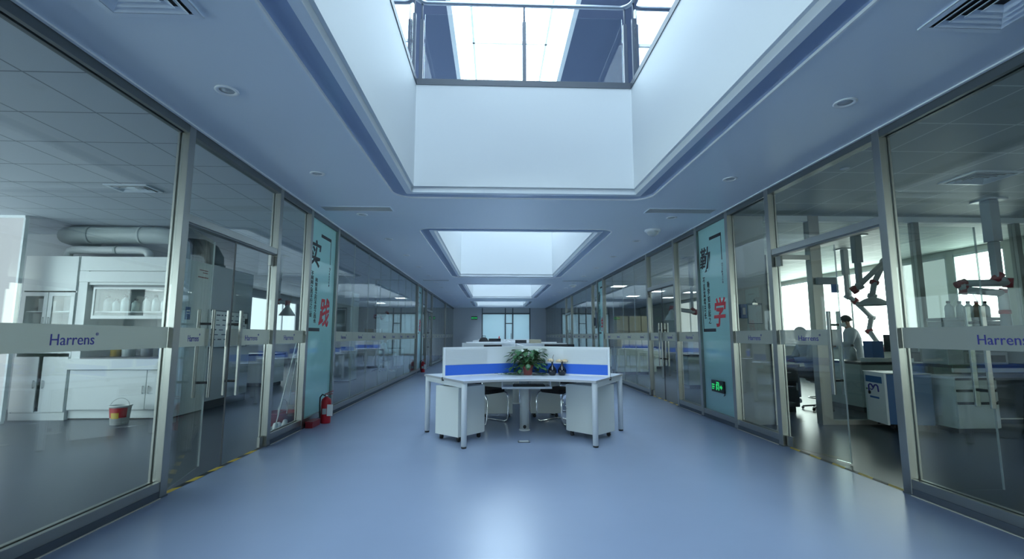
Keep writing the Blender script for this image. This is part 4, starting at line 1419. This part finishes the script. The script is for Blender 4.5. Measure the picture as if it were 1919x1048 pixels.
def person(label, loc, rz, J, hem, seated=False, mask=True, group=None):
    """one figure facing local +Y; J holds the joints; body is one skinned surface, clothes and hair are children"""
    t = thing('person', label, 'person', loc, rz, group)
    V, E = [], []
    def v(p, r):
        V.append((p[0], p[1], p[2], r))
        return len(V) - 1
    def chain(i0, pts):
        for p, r in pts:
            j = v(p, r)
            E.append((i0, j))
            i0 = j
        return i0
    pel = v(J['pelvis'], .125)
    sp = chain(pel, [(J['waist'], .11), (J['chest'], .13)])
    nk = chain(sp, [(J['neck'], .05)])
    hc = Vector(J['head'])
    fw = Vector(J['look']).normalized()
    up = Vector(J.get('headup', (0, 0, 1))).normalized()
    chain(nk, [(hc - up * .05 + fw * .015, .066), (hc + up * .02, .088), (hc + up * .085 - fw * .005, .055)])
    for s in (-1, 1):
        sh, el, wr, ha = [Vector(q) for q in J['arm' + ('L' if s < 0 else 'R')]]
        d = (ha - wr).normalized()
        side = d.cross(Vector((0, 0, 1))).normalized() if abs(d.z) < .95 else Vector((1, 0, 0))
        w = chain(sp, [(sh, .062), ((sh + el) / 2, .05), (el, .042), ((el + wr) / 2, .038), (wr, .027)])
        palm = chain(w, [(wr + d * .045, .034), (wr + d * .085, .034)])
        curl = Vector((0, 0, -1))
        for q, ln in ((-1.5, .062), (-.5, .074), (.5, .07), (1.5, .055)):
            b = wr + d * .09 + side * (q * .017)
            chain(palm, [(b, .009), (b + d * ln * .5, .0085), (b + d * ln * .8 + curl * ln * .35, .0075)])
        tb = wr + d * .05 + side * (-s * .035)
        chain(w, [(tb, .011), (tb + d * .035 + side * (-s * .018), .0095), (tb + d * .06 + side * (-s * .016) + curl * .012, .008)])
        hp, kn, an, to = [Vector(q) for q in J['leg' + ('L' if s < 0 else 'R')]]
        chain(pel, [(hp, .095), ((hp + kn) / 2, .08), (kn, .058), ((kn * .6 + an * .4), .058), (an, .04), (to, .035)])
    b = skin_mesh('body', V, E, 'skin', t, pel)
    # face
    rt = fw.cross(up).normalized()
    fpos = lambda x, y, z: hc + rt * x + fw * y + up * z
    n = MB()
    n.tube([fpos(0, .085, .025), fpos(0, .105, -.012), fpos(0, .098, -.025)], [.008, .014, .012], 8).build('nose', 'skin', t)
    for s in (-1, 1):
        MB().ball(fpos(s * .032, .082, .022), .011, 8, 6).build('eye', 'black', t)
        e = MB()
        e.ball(fpos(s * .085, .0, 0), .026, 8, 6, sc=(.5, .7, 1.1)).build('ear', 'skin', t)
    if mask:
        mk = MB()
        rows = []
        for z, q in ((.005, .094), (-.03, .112), (-.065, .098), (-.085, .07)):
            rows.append([fpos(.078 * math.sin(a), q * math.cos(a) * .95 + .005, z) for a in [math.radians(-75 + 150 * k / 8) for k in range(9)]])
        for r0, r1 in zip(rows[:-1], rows[1:]):
            mk.add(r0 + r1, [(k, k + 1, 10 + k, 9 + k) for k in range(8)], 0, True)
        mk.tube([fpos(.09 * math.cos(a), -.09 * math.sin(a) * .95, .0) for a in [PI * k / 10 for k in range(11)]], .004, 6)
        mk.build('face_mask', 'paper', t)
    else:
        MB().tube([fpos(-.025, .088, -.05), fpos(0, .094, -.052), fpos(.025, .088, -.05)], .005, 6).build('mouth', 'redarm', t)
    # hair: a cap over crown, sides and back
    h = MB()
    K, N = 9, 20
    vs, fs = [], []
    for i in range(K):
        th = math.radians(4 + 100 * i / (K - 1))
        for j in range(N):
            ph = 2 * PI * j / N
            front = max(0, math.cos(ph))
            lim = th * (1 - .42 * front ** 1.5)
            r = .103
            vs.append(fpos(r * .92 * math.sin(lim) * math.sin(ph), r * 1.02 * math.sin(lim) * math.cos(ph) - .008, .022 + r * 1.12 * math.cos(lim)))
    for i in range(K - 1):
        for j in range(N):
            fs.append((i * N + j, (i + 1) * N + j, (i + 1) * N + (j + 1) % N, i * N + (j + 1) % N))
    fs.append(tuple(range(N)))
    h.add(vs, fs, 0, True)
    h.build('hair', 'hair', t)
    # coat
    ct = MB()
    rings = []
    for c, rx, ry, ax in hem:
        c = Vector(c)
        a = Vector(ax).normalized()
        xx = Vector((1, 0, 0))
        yy = a.cross(xx).normalized()
        rings.append([c + xx * (rx * math.cos(q)) + yy * (ry * math.sin(q) * (1 + .05 * math.sin(5 * q))) for q in [2 * PI * k / 20 for k in range(20)]])
    for r0, r1 in zip(rings[:-1], rings[1:]):
        ct.bridge(r0, r1, 0, True)
    ct.add(rings[-1], [tuple(range(20))])
    for s in ('L', 'R'):
        sh, el, wr, ha = [Vector(q) for q in J['arm' + s]]
        inw = Vector(J['chest']) + Vector((0, 0, .05))
        ct.tube([sh * .65 + inw * .35, sh, (sh + el) / 2, el, (el + wr) / 2, wr - (wr - el).normalized() * .01], [.085, .082, .07, .06, .052, .046], 14)
    ct.build('lab_coat', 'coat', t)
    cl = MB()
    cl.tube([Vector(J['neck']) + Vector((.055 * math.cos(a), .055 * math.sin(a) - .005, -.02)) for a in [2 * PI * k / 16 for k in range(17)]], .014, 8)
    cl.build('collar', 'coat', t)
    tr = MB()
    for s in ('L', 'R'):
        hp, kn, an, to = [Vector(q) for q in J['leg' + s]]
        tr.tube([Vector(J['pelvis']) * .4 + hp * .6, hp, (hp + kn) / 2, kn, (kn + an) / 2, an + Vector((0, 0, .03))], [.12, .108, .095, .075, .068, .058], 14)
    tr.build('trousers', 'trouser', t)
    for s in ('L', 'R'):
        an, to = Vector(J['leg' + s][2]), Vector(J['leg' + s][3])
        MB().tube([an + Vector((0, -.05, -.03)), an + Vector((0, 0, -.035)), (an + to) / 2 + Vector((0, 0, -.005)), to + Vector((0, .02, 0))], [.04, .048, .046, .034], 12).build('shoe', 'paper', t)
    return t

stand = dict(pelvis=(0, 0, .90), waist=(0, .0, 1.04), chest=(0, .02, 1.24), neck=(0, .05, 1.40), head=(0, .09, 1.52), look=(0, 1, -.28), headup=(0, .28, 1),
             armL=((-.17, .03, 1.33), (-.25, .10, 1.10), (-.20, .32, 1.06), (-.185, .41, 1.04)), armR=((.17, .03, 1.33), (.26, .08, 1.09), (.19, .32, 1.02), (.175, .41, 1.0)),
             legL=((-.09, 0, .84), (-.10, .02, .48), (-.10, -.02, .09), (-.115, .13, .045)), legR=((.09, 0, .84), (.10, .05, .48), (.10, .02, .09), (.115, .17, .045)))
hem_s = [((0, 0, .50), .25, .20, (0, 0, 1)), ((0, 0, .75), .215, .175, (0, 0, 1)), ((0, 0, .92), .19, .155, (0, 0, 1)), ((0, .0, 1.05), .18, .14, (0, 0, 1)), ((0, .01, 1.2), .195, .145, (0, .05, 1)), ((0, .03, 1.33), .19, .12, (0, .1, 1)), ((0, .04, 1.385), .10, .085, (0, .1, 1)), ((0, .045, 1.41), .06, .06, (0, .1, 1))]
person('person standing in a white lab coat, bent over the bench, back to the corridor', (6.98, 9.02, 0), math.radians(62), stand, hem_s, True and False)
sit = dict(pelvis=(0, -.02, .66), waist=(0, .02, .80), chest=(0, .10, 1.0), neck=(0, .16, 1.15), head=(0, .21, 1.27), look=(0, 1, -.35), headup=(0, .32, 1),
           armL=((-.17, .11, 1.09), (-.24, .22, .86), (-.18, .45, .84), (-.165, .54, .83)), armR=((.17, .11, 1.09), (.24, .22, .86), (.18, .45, .84), (.165, .54, .83)),
           legL=((-.09, .03, .62), (-.13, .42, .62), (-.13, .40, .20), (-.14, .53, .15)), legR=((.09, .03, .62), (.13, .42, .62), (.13, .40, .20), (.14, .53, .15)))
hem_t = [((0, -.10, .42), .22, .17, (0, -.2, 1)), ((0, -.06, .58), .21, .17, (0, 0, 1)), ((0, -.02, .70), .19, .16, (0, .2, 1)), ((0, .03, .84), .18, .14, (0, .3, 1)), ((0, .09, .98), .19, .14, (0, .3, 1)), ((0, .125, 1.09), .185, .12, (0, .3, 1)), ((0, .145, 1.14), .10, .085, (0, .3, 1)), ((0, .155, 1.17), .06, .06, (0, .3, 1))]
person('person in a white lab coat seated on a stool behind the near right glass doors', (5.52, 8.05, 0), math.radians(85), sit, hem_t, True)
person('person in a white lab coat seated at a bench far down the left lab', (-4.02, 17.0, -.17), math.radians(-70), sit, hem_t, True)

def stool(x, y, h, lab):
    t = thing('lab_stool', lab, 'stool', (x, y, 0), 0, 'round stools in the labs')
    MB().lathe([(.001, h - .06), (.16, h - .06), (.175, h - .04), (.175, h - .015), (.16, h), (.001, h)], n=24).build('seat', 'black', t)
    MB().tube([(0, 0, .06), (0, 0, h - .06)], .025, 12).build('column', 'chrome', t)
    for k in range(5):
        a = 2 * PI * k / 5
        lg = MB().bar((0, 0, .08), (.24 * math.cos(a), .24 * math.sin(a), .045), .035, .025).build('leg', 'black', t)
        MB().ball((.24 * math.cos(a), .24 * math.sin(a), .022), .022, 8, 6).build('caster', 'black', lg)
    MB().tube([(.15 * math.cos(a), .15 * math.sin(a), .2) for a in [2 * PI * k / 16 for k in range(17)]], .009, 8).build('foot_ring', 'chrome', t)
stool(5.54, 8.05, .545, 'round black stool under the seated person in the right lab')
stool(-4.03, 17.0, .37, 'round black stool under the seated person in the far left lab')

# ------------------------------------------------------------------ right lab: inner partition
MB().box(XR + .06, 3.98, 6.74, 6.86, 0, H).build('wall_inner_right', 'wallwarm', kind='structure')
r = struct('window_%d' % NW, (4.64, 6.75, 0)); NW += 1
MB().box(0, .16, -.06, .06, 0, H).build('post', 'steel', r, bevel=.004)
MB().box(-.64, 4.85, -.05, .05, 2.94, H).build('head_rail', 'white', r)
MB().box(1.62, 1.70, -.05, .05, 0, 2.94).build('mullion', 'steel', r)
MB().box(3.2, 3.28, -.05, .05, 0, 2.94).build('mullion', 'steel', r)
for a, b in ((.16, 1.62), (1.70, 3.2), (3.28, 4.85)):
    MB().box(a, b, -.006, .006, .06, 2.94).build('glass_pane', 'glass', r)
MB().box(.16, 4.85, -.05, .05, 0, .06).build('sill_rail', 'steel', r)
r = struct('door_%d' % ND, (3.98, 6.75, 0)); ND += 1
MB().box(0, .66, -.045, .045, 2.36, 2.43).build('transom', 'steel', r)
MB().box(.01, .65, -.006, .006, 2.43, 2.94).build('transom_light', 'glass', r)
MB().box(0, .03, -.045, .045, 0, 2.36).build('door_frame', 'steel', r)
t = thing('door_closer', 'grey box with a blue tag on the inner lab door post', 'door closer', (4.82, 6.68, 1.93))
MB().box(-.14, .14, -.06, 0, .06, .16).build('housing', 'mid', t, bevel=.004)
MB().box(.06, .15, -.065, -.03, -.06, .06).build('blue_tag', 'blue_plastic', t)
t = thing('clipboard', 'pale clipboard hanging on the column behind the right glass', 'clipboard', (3.78, 6.738, 1.42))
MB().box(-.11, .11, -.010, -.001, 0, .30).build('board', 'mid', t)
MB().box(-.10, .10, -.012, -.0102, .01, .27).build('sheet', 'paper', t)
MB().box(-.04, .04, -.02, -.012, .275, .305).build('clip', 'steel', t)
MB().tube([(-.03, -.006, .305), (0, -.004, .36), (.03, -.006, .305)], .003, 6).build('string', 'dark', t)
t = thing('glove_dispenser', 'blue box on the column behind the right glass, left of the clipboard', 'box', (3.58, 6.738, 1.50))
MB().box(-.05, .05, -.08, -.001, 0, .2).build('body', 'blue_plastic', t, bevel=.006)
MB().box(-.02, .02, -.083, -.08, .05, .15).build('slot', 'paper', t)

# benches
def bench(name_lab, x0, x1, y0, y1, z, group=None, m='cabgreen', units=3, rz=0):
    t = thing('lab_bench', name_lab, 'lab bench', ((x0 + x1) / 2, (y0 + y1) / 2, 0), rz, group)
    w, d = (x1 - x0) / 2, (y1 - y0) / 2
    MB().box(-w - .02, w + .02, -d - .02, d + .02, z - .04, z).build('worktop', 'benchtop', t, bevel=.004)
    MB().box(-w, w, -d + .02, d - .02, .09, z - .04).build('carcass', m, t)
    MB().box(-w + .04, w - .04, -d + .06, d - .06, 0, .09).build('plinth', 'black', t)
    for i in range(units):
        a = -w + 2 * w * i / units
        b = -w + 2 * w * (i + 1) / units
        dr = MB().box(a + .006, b - .006, -d, -d + .02, z - .22, z - .05).build('drawer', m, t, bevel=.002)
        MB().box((a + b) / 2 - .06, (a + b) / 2 + .06, -d - .02, -d, z - .14, z - .125).build('pull', 'lightgrey', dr)
        dd = MB().box(a + .006, b - .006, -d, -d + .02, .10, z - .225).build('door', m, t, bevel=.002)
        MB().box(b - .05, b - .035, -d - .02, -d, z - .42, z - .30).build('handle', 'lightgrey', dd)
    return t
bench('island bench with dark top behind the white appliance, right lab', 6.02, 8.9, 7.66, 8.54, .82, units=5)
bench('dark-topped bench in front of the seated person, right lab', 4.25, 5.02, 7.75, 8.45, .78, m='dark', units=2)
# near right bench is open underneath
t = thing('lab_bench', 'long dark-topped bench carrying the instrument stack, nearest the right glass', 'lab bench', (7.2, 6.30, 0))
MB().box(-1.30, 2.1, -.34, .36, .835, .875).build('worktop', 'benchtop', t, bevel=.004)
MB().box(-1.28, 2.08, -.33, -.30, .78, .835).build('front_rail', 'cab', t)
MB().box(-.55, 2.08, .30, .33, .10, .835).build('back_panel', 'mid', t)
for x in (.4, 2.04):
    MB().box(x - .025, x + .025, -.32, -.27, 0, .78).build('leg', 'lightgrey', t)
    MB().box(x - .025, x + .025, .24, .29, 0, .835).build('leg', 'lightgrey', t)

def drawer_unit(x, y, lab, w=.56, d=.42, h=.72):
    t = thing('drawer_unit', lab, 'drawer unit', (x, y, 0), 0, 'white drawer units under the right bench')
    MB().box(-w / 2, w / 2, -d / 2 + .02, d / 2, .06, h).build('carcass', 'cab', t, bevel=.004)
    MB().box(-w / 2 + .03, w / 2 - .03, -d / 2 + .05, d / 2 - .03, 0, .06).build('plinth', 'black', t)
    for a, b in ((.07, .40), (.41, .56), (.57, h - .01)):
        dr = MB().box(-w / 2 + .003, w / 2 - .003, -d / 2, -d / 2 + .02, a, b - .035).build('drawer', 'cab', t, bevel=.002)
        MB().box(-w / 2 + .02, w / 2 - .02, -d / 2 + .001, -d / 2 + .02, b - .035, b - .004).build('finger_slot', 'black', dr)
drawer_unit(6.26, 6.24, 'white drawer unit with dark finger slots, left under the right bench')
drawer_unit(7.75, 6.24, 'white drawer unit with dark finger slots, right under the right bench', w=.7)

# white appliance with blue header
t = thing('lab_appliance', 'white appliance with blue header strip and blue logo by the right doorway', 'appliance', (5.62, 6.50, 0), math.radians(-12))
MB().box(-.27, .27, -.24, .24, .07, .73).build('housing', 'navyblue', t, bevel=.006)
MB().box(-.30, -.27, -.245, .245, .06, .735).build('front_panel', 'cab', t, bevel=.004)
MB().box(-.31, .28, -.25, .25, .735, .75).build('lid', 'cab', t, bevel=.004)
MB().box(-.3025, -.3005, -.19, .20, .60, .69).build('header_strip', 'navyblue', t)
mk = MB()
pts = [(-.302, .13, .46), (-.302, .13, .555), (-.302, .10, .572), (-.302, .06, .568), (-.302, .03, .54), (-.302, .02, .52), (-.302, .01, .54), (-.302, -.02, .568), (-.302, -.06, .572), (-.302, -.09, .555), (-.302, -.10, .48)]
mk.tube(pts, .011, 8)
mk.tube([(-.302, .10, .505), (-.302, .06, .495), (-.302, .03, .515)], .006, 6)
mk.build('logo_mark', 'logo', t)
MB().lathe([(.001, 0), (.024, 0), (.024, .012), (.001, .014)], n=16).build('knob', 'ink', t).matrix_local = Matrix.Translation((-.302, .115, .455)) @ Matrix.Rotation(-PI / 2, 4, 'Y')
MB().ball((-.302, .185, .50), .022, 12, 8, sc=(.2, 1.1, .5)).build('button', 'green', t)
MB().box(-.3022, -.3008, -.10, .12, .385, .41).build('lettering', 'blue_plastic', t)
for sx in (-1, 1):
    for sy in (-1, 1):
        MB().tube([(sx * .2 - .015, sy * .18, .035), (sx * .2 + .015, sy * .18, .035)], .035, 14).build('caster', 'black', t)

# instrument stack with solvent bottles
t = thing('instrument_stack', 'stack of grey instrument modules on the near right bench', 'instrument', (6.47, 6.30, .875))
z = 0
for k, (h, m) in enumerate(((.17, 'armgrey'), (.15, 'mid'), (.14, 'armgrey'), (.12, 'mid'))):
    md = MB().box(-.30, .30, -.24, .24, z, z + h - .006).build('module', m, t, bevel=.006)
    MB().box(.06, .26, -.245, -.24, z + .03, z + h - .05).build('display', 'black', md)
    MB().box(-.26, .0, -.2435, -.24, z + .02, z + h - .03).build('front_panel', 'mid', md)
    z += h
MB().box(-.32, .34, -.24, .24, z, z + .04).build('tray', 'mid', t)
MB().tube([(-.25, -.1, z + .2), (-.2, -.15, z + .35), (0, -.15, z + .38), (.1, -.12, z + .25)], .004, 6).build('tubing', 'paper', t)
G = 'solvent bottles on top of the instrument stack'
for i, (x, m, c, lab) in enumerate([(-.22, 'bottle', 'black', 'clear solvent bottle with black cap, leftmost on the instrument stack'), (-.06, 'bottle', 'dark', 'clear solvent bottle with grey cap, second on the instrument stack'),
                               (.06, 'paper', 'dark', 'whitish solvent bottle in the middle of the instrument stack'), (.18, 'liquid', 'red', 'orange-brown solvent bottle on the instrument stack'), (.30, 'bottle', 'black', 'clear solvent bottle with black cap, rightmost on the instrument stack')]):
    bottle(6.45 + x, 6.26, .875 + z + .04, .23, .05, m, lab, G, c)
t = thing('instrument', 'pale instrument with dark window on the near right bench, right of the stack', 'instrument', (7.35, 6.3, .875))
MB().box(-.36, .36, -.25, .25, 0, .42).build('housing', 'lightgrey', t, bevel=.012)
MB().box(-.30, .05, -.255, -.25, .08, .34).build('window', 'black', t)
MB().box(.12, .30, -.256, -.25, .2, .34).build('control_panel', 'mid', t)
t = thing('instrument', 'low grey instrument with two dark displays on the near right bench, left of the stack', 'instrument', (6.02, 6.20, .875))
MB().box(-.11, .11, -.18, .2, 0, .34).build('housing', 'armgrey', t, bevel=.01)
MB().box(-.08, .08, -.185, -.18, .22, .30).build('display', 'black', t)

# things on the island bench
boxthing('reagent_box', 'blue box standing on the island bench in the right lab', 'box', 6.62, 8.1, .82, .2, .2, .34, 'blue_plastic')
for i, (x, y, lab) in enumerate([(6.38, 7.80, 'white tray at the left end of the island bench'), (6.76, 7.76, 'white tray before the blue box on the island bench')]):
    t = thing('tray', lab, 'tray', (x, y, .82), 0, 'white trays on the island bench')
    MB().box(-.16, .16, -.11, .11, 0, .012).build('base', 'paper', t)
    m = MB()
    m.box(-.16, .16, -.11, -.10, .012, .06).box(-.16, .16, .10, .11, .012, .06).box(-.16, -.15, -.10, .10, .012, .06).box(.15, .16, -.10, .10, .012, .06)
    m.build('rim', 'paper', t)
monitor(7.20, 8.2, math.radians(165), 'black monitor on the island bench, right lab', z=.82, w=.5, h=.3, top=1.27)
t = thing('centrifuge', 'dark low instrument with round lid on the island bench before the black monitor', 'instrument', (7.12, 7.84, .82))
MB().box(-.22, .22, -.1, .1, 0, .14).build('housing', 'black', t, bevel=.02)
MB().lathe([(.001, .14), (.09, .14), (.085, .165), (.001, .17)], n=20).build('lid', 'dark', t)
for i, (x, lab) in enumerate([(6.36, 'pale bottle on the island bench next to the standing person'), (7.55, 'pale bottle on the island bench by the black monitor')]):
    bottle(x, 8.25, .82, .28, .055, 'bottle', lab, 'bottles on the island bench')
for i, (x, y, m, lab) in enumerate([(4.5, 8.0, 'redarm', 'dark red rack on the dark bench before the seated person'), (4.72, 8.15, 'paper', 'white rack on the dark bench before the seated person')]):
    t = thing('tube_rack', lab, 'rack', (x, y, .78), 0, 'racks on the dark bench')
    MB().box(-.09, .09, -.04, .04, 0, .05).build('base', m, t)
    for k in range(4):
        MB().tube([(-.066 + .044 * k, 0, .05), (-.066 + .044 * k, 0, .1)], .012, 8).build('tube', 'bottle', t)
monitor(4.55, 8.3, math.radians(200), 'black monitor on the dark bench facing the seated person', z=.78, w=.4, h=.26, top=1.14)

# ------------------------------------------------------------------ extraction arms
def arm(lab, x, y, pts, nozzle, wide=.12, zc=2.1):
    """ceiling-hung extraction arm: column, jointed tubes, red joints, hood"""
    t = thing('extraction_arm', lab, 'extraction arm', (x, y, H), 0, 'ceiling-hung extraction arms in the labs')
    MB().box(-.13, .13, -.13, .13, -.02, 0).build('ceiling_plate', 'armgrey', t)
    zz = zc - H
    MB().box(-wide / 2, wide / 2, -wide / 2, wide / 2, zz * .55, -.02).build('column', 'armgrey', t, bevel=.006)
    MB().box(-wide * .33, wide * .33, -wide * .33, wide * .33, zz, zz * .55).build('inner_column', 'armgrey', t, bevel=.006)
    P = [Vector((0, 0, zz))] + [Vector((p[0] - x, p[1] - y, p[2] - H)) for p in pts]
    for i, p in enumerate(P):
        d = (P[i + 1] - p if i + 1 < len(P) else p - P[i - 1]).normalized().cross(Vector((.3, 1, .2))).normalized() * .06
        MB().tube([p - d, p + d], .052 if i < 2 else .044, 12).ball(p, .05, 10, 6).build('joint', 'redarm' if i % 2 or len(P) < 4 or nozzle == 'nozzle' else 'armgrey', t)
    for a, b in zip(P[:-1], P[1:]):
        MB().tube([a, a.lerp(b, .5), b], [.05, .045, .045], 12).build('tube', 'armgrey', t)
    e = P[-1]
    if nozzle == 'dome':
        MB().lathe([(.04, -.02), (.12, -.05), (.20, -.10), (.24, -.16), (.235, -.165), (.19, -.11), (.11, -.06), (.001, -.05)], (e.x, e.y, e.z), 24).build('dome_hood', 'lightgrey', t)
    elif nozzle == 'tip':
        MB().tube([e, e + Vector((.05, 0, -.06)), e + Vector((.10, 0, -.10))], [.045, .04, .03], 12).build('nozzle', 'redarm', t)
    elif nozzle == 'cone':
        MB().lathe([(.04, -.02), (.05, -.08), (.17, -.26), (.165, -.265), (.045, -.1), (.001, -.09)], (e.x, e.y, e.z), 24).build('cone_hood', 'lightgrey', t)
    else:
        MB().lathe([(.05, 0), (.055, -.22), (.001, -.22)], (e.x, e.y, e.z), 16).build('nozzle', 'paper', t)
        MB().lathe([(.06, -.22), (.062, -.27), (.001, -.27)], (e.x, e.y, e.z), 16).build('red_ring', 'red', t)
        MB().lathe([(.05, -.27), (.055, -.42), (.15, -.50), (.145, -.505), (.001, -.45)], (e.x, e.y, e.z), 16).build('mouth_piece', 'armgrey', t)
arm('extraction arm with red joints hanging above the instrument stack, near right lab', 6.47, 5.80, [(6.60, 5.80, 1.93), (6.02, 5.85, 1.92), (6.06, 5.86, 1.84), (6.60, 5.88, 1.80)], 'nozzle', .13, 2.0)
arm('extraction arm raised in a peak above the standing person, right lab', 6.39, 8.0, [(6.29, 8.0, 2.05), (6.88, 8.0, 2.55), (6.66, 8.0, 2.18), (6.60, 8.0, 1.94)], 'dome', .12, 2.12)
arm('extraction arm reaching low behind the standing person, right lab', 7.16, 9.3, [(7.30, 9.3, 1.95), (7.62, 9.3, 1.62), (7.54, 9.3, 1.35), (7.74, 9.3, 1.05)], 'tip', .10, 2.05)
arm('extraction arm with thin horizontal tube behind the second right doorway', 4.46, 10.5, [(4.52, 10.5, 1.78), (3.98, 10.5, 1.86)], 'cone', .08, 1.82)
arm('extraction arm with red joints in the far left lab', -3.72, 15.0, [(-3.52, 15.0, 1.80), (-3.35, 15.0, 1.95)], 'cone', .08, 1.85)
arm('extraction arm with a tilted red hood in the left lab beyond the grey hood', -4.75, 10.6, [(-4.55, 10.6, 1.95)], 'cone', .08, 2.0)

# ------------------------------------------------------------------ farther furniture behind the glass
fume_hood(-5.25, -3.95, 13.2, 14.0, 'white fume hood farther down the left lab')
t = thing('exhaust_duct', 'grey duct rising from the farther fume hood in the left lab', 'duct')
MB().tube([(-4.2, 13.5, 2.46), (-4.2, 13.5, 2.62), (-4.24, 13.5, 2.74), (-4.34, 13.5, 2.82), (-5.2, 13.5, 2.84)], .16, 18).build('pipe', 'duct', t)
MB().tube([(-4.2, 13.5, 2.46), (-4.2, 13.5, 2.50)], .18, 18).build('collar', 'duct', t)
bench('white-fronted bench behind the left glass before the seated person', -4.9, -3.6, 18.6, 19.3, .78, m='cab', units=3)
bench('white bench seen through the open left doors, beyond the whiteboard', -6.7, -5.45, 12.0, 12.7, .80, m='cab', units=2)
def rack(lab, x, y, rz, n=3, w=1.2, h=1.9, d=.4):
    t = thing('shelf_rack', lab, 'shelf', (x, y, 0), rz, 'open shelf racks in the labs')
    for sx in (-1, 1):
        for sy in (-1, 1):
            MB().box(sx * w / 2 - .02, sx * w / 2 + .02, sy * d / 2 - .02, sy * d / 2 + .02, 0, h).build('upright', 'armgrey', t)
    for k in range(n):
        z = .12 + (h - .22) * k / (n - 1)
        MB().box(-w / 2, w / 2, -d / 2, d / 2, z - .015, z).build('shelf', 'lightgrey', t)
    return [.12 + (h - .22) * k / (n - 1) for k in range(n)]
zs = rack('open shelf rack with cartons down the left lab', -5.1, 21.2, 0, 4)
k = 0
for z in zs[1:3]:
    for x in (-.4, 0, .4):
        boxthing('carton', 'pale carton on the open rack in the left lab, %s of six' % ['first', 'second', 'third', 'fourth', 'fifth', 'sixth'][k], 'box', -5.1 + x, 21.2, z, .3, .3, .3, ['cardboard', 'paper', 'cabgreen'][k % 3], group='cartons on the left rack')
        k += 1
bench('long pale bench under the carton stack, right lab', 3.95, 5.25, 15.3, 16.0, .90, m='cabgreen', units=3)
k = 0
for x in (4.2, 4.62, 5.02):
    for z in (.90, 1.40):
        boxthing('carton', '%s beige carton in the %s column stacked on the long pale bench' % ('upper' if z > 1 else 'lower', ['first', 'second', 'third'][k // 2]), 'box', x, 15.6, z, .38, .4, .49, 'cardboard', group='beige cartons stacked on the pale bench')
        k += 1
bench('green-grey bench behind the second right doorway', 4.6, 6.6, 11.2, 11.9, .80, units=4)
bench('green-grey bench far down the right lab', 4.4, 6.4, 18.0, 18.7, .80, units=4)
boxthing('reagent_box', 'white box on the bench behind the second right doorway', 'box', 5.0, 11.5, .80, .4, .3, .35, 'paper')
boxthing('reagent_box', 'blue box on the bench behind the second right doorway', 'box', 5.7, 11.5, .80, .3, .3, .25, 'blue_plastic')
t = thing('wall_phone', 'dark handset unit on a steel post beside the second right calligraphy panel', 'phone', (XR - .058, 15.06, 1.48), -PI / 2)
MB().box(-.05, .05, -.05, 0, 0, .5).build('housing', 'mid', t, bevel=.006)
MB().box(-.035, .035, -.09, -.05, .08, .34).build('handset', 'dark', t, bevel=.01)
